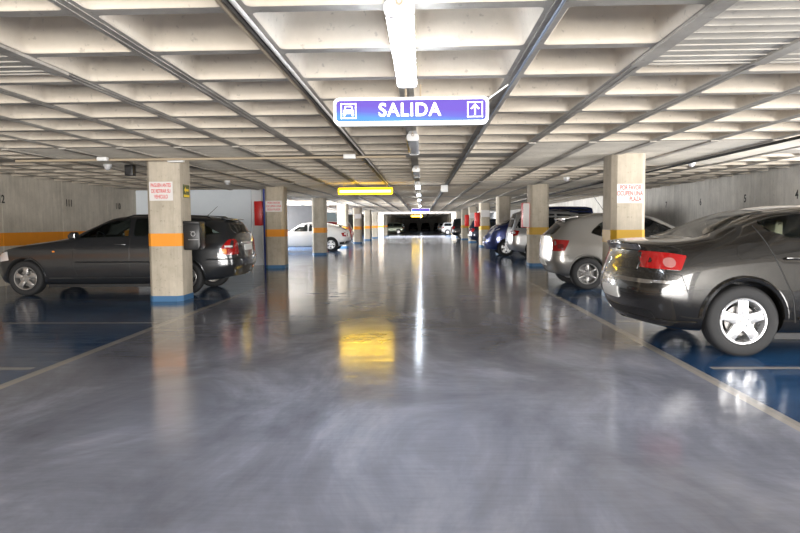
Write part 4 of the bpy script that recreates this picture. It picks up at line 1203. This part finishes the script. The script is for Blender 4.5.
sp = simple_spec(4.60, 1.88, 1.70, 2.75, .90, 'suv', .35, 'five')
t, sk = build_car('suv_car', 'silver off-roader behind the second right pillar, rear towards the aisle', sp, (3.95, 23.95, 0), 0, M['silver2']); dress(t, sk, sp)
for s_ in (-1, 1):
    MB().tube([(-.35, s_*.66, 1.62), (-.2, s_*.66, 1.70), (1.0, s_*.665, 1.74), (1.5, s_*.67, 1.68)], .018, 8).build('roof_rail', M['chrome'], t, label='bright roof rail')
sp = simple_spec(4.40, 1.80, 1.92, 2.70, .85, 'van', .32, 'five')
t, sk = build_car('van', 'navy blue van parked nose out beside the silver off-roader', sp, (5.95, 26.42, 0), PI, M['bluecar']); dress(t, sk, sp)
far = [('hatchback_car', 'black blue hatchback on the right beyond the fourth pillar, tail light to the aisle', (4.45, 1.78, 1.55, 2.62, .84, 'hatch'), (3.62, 39.9, 0), 0, 'bluedark'),
       ('suv_car', 'black off-roader far down on the right, just before the bright floor', (4.5, 1.85, 1.72, 2.66, .90, 'suv'), (3.32, 55.7, 0), 0, 'blackcar'),
       ('hatchback_car', 'white hatchback far down the right side beyond the roof gap', (4.0, 1.72, 1.48, 2.5, .72, 'hatch'), (2.95, 76.5, 0), 0, 'whitecar'),
       ('hatchback_car', 'silver hatchback farthest down the right side', (4.0, 1.72, 1.48, 2.5, .72, 'hatch'), (2.95, 96, 0), 0, 'silver2'),
       ('hatchback_car', 'small red hatchback behind the white coupe, left', (4.0, 1.70, 1.46, 2.5, .72, 'hatch'), (-4.90, 40.4, 0), PI, 'redcar'),
       ('hatchback_car', 'pale green grey hatchback far down on the left with red light', (4.2, 1.75, 1.52, 2.55, .76, 'hatch'), (-2.95, 84.9, 0), PI, 'greencar')]
for nm, lab, a, loc, rz, pm in far:
    sp = simple_spec(*a); t, sk = build_car(nm, lab, sp, loc, rz, M[pm]); dress(t, sk, sp)
# a row of dark cars along the far end wall, noses to the camera
sp = simple_spec(4.2, 1.75, 1.50, 2.55, .76, 'hatch')
t0, sk = build_car('hatchback_car', 'dark car against the far end wall, leftmost of the row', sp, (-6.6, 132.5, 0), -PI/2, M['blackcar'], 'dark cars along the far end wall'); dress(t0, sk, sp)
def copy_tree(o, parent=None):
    c = o.copy(); COL.objects.link(c)
    if parent: c.parent = parent
    for ch in list(o.children): copy_tree(ch, c)
    return c
for i in range(1, 6):
    c = copy_tree(t0); c.location = (-6.6+2.45*i, 132.5, 0)
    c['label'] = f'dark car against the far end wall, {ORD[i]} from the left of the row'

# ------------------------------------------------------------------ light
wd = bpy.data.worlds.new('sky'); SC.world = wd; wd.use_nodes = True
bg = wd.node_tree.nodes['Background']
sky = wd.node_tree.nodes.new('ShaderNodeTexSky'); sky.sky_type = 'HOSEK_WILKIE'
sky.sun_direction = (.5, -.6, .62); sky.turbidity = 4
wd.node_tree.links.new(sky.outputs[0], bg.inputs['Color']); bg.inputs['Strength'].default_value = 1.2
def area(name, loc, target, sx, sy, power, col):
    l = bpy.data.lights.new(name, 'AREA'); l.shape = 'RECTANGLE'; l.size = sx; l.size_y = sy; l.energy = power; l.color = col
    o = bpy.data.objects.new(name, l); COL.objects.link(o); o.location = loc
    o.rotation_euler = (Vector(target)-Vector(loc)).to_track_quat('-Z', 'Y').to_euler()
    return o
area('daylight_entrance', (1.0, -7.3, 1.18), (1.0, 6, 1.9), 13, 2.2, 2200, (1.0, .97, .93))
area('fill_behind_camera', (0, -26, 1.25), (0, 10, 1.6), 26, 2.3, 4500, (1.0, .97, .93))  # added area light far behind the camera, lifts the distant walls
area('fill_right_side', (8.3, 6.2, 1.15), (-4, 6.5, 1.7), 11, 2.1, 1050, (1.0, .97, .94))  # added side fill, in an unseen gap put into the right wall
area('daylight_side_opening', (-9.6, 34.0, 1.4), (-3, 34.0, .9), 7.5, 2.2, 3800, (1, 1, 1))
area('daylight_far_opening', (-10.2, 50.0, 1.25), (-3, 50.0, .9), 21, 2.3, 2600, (1, 1, 1))
area('daylight_roof_gap', (-.5, 66.5, 3.4), (-.5, 66.5, 0), 14, 8.0, 5000, (1, 1, 1))
SC.view_settings.view_transform = 'Standard'; SC.view_settings.look = 'None'
SC.view_settings.exposure = 0.12; SC.view_settings.gamma = 1; SC.view_settings.use_curve_mapping = False
SC.cycles.use_denoising = True
SC.cycles.max_bounces = 8; SC.cycles.diffuse_bounces = 5; SC.cycles.glossy_bounces = 4; SC.cycles.transparent_max_bounces = 12
SC.cycles.sample_clamp_indirect = 8
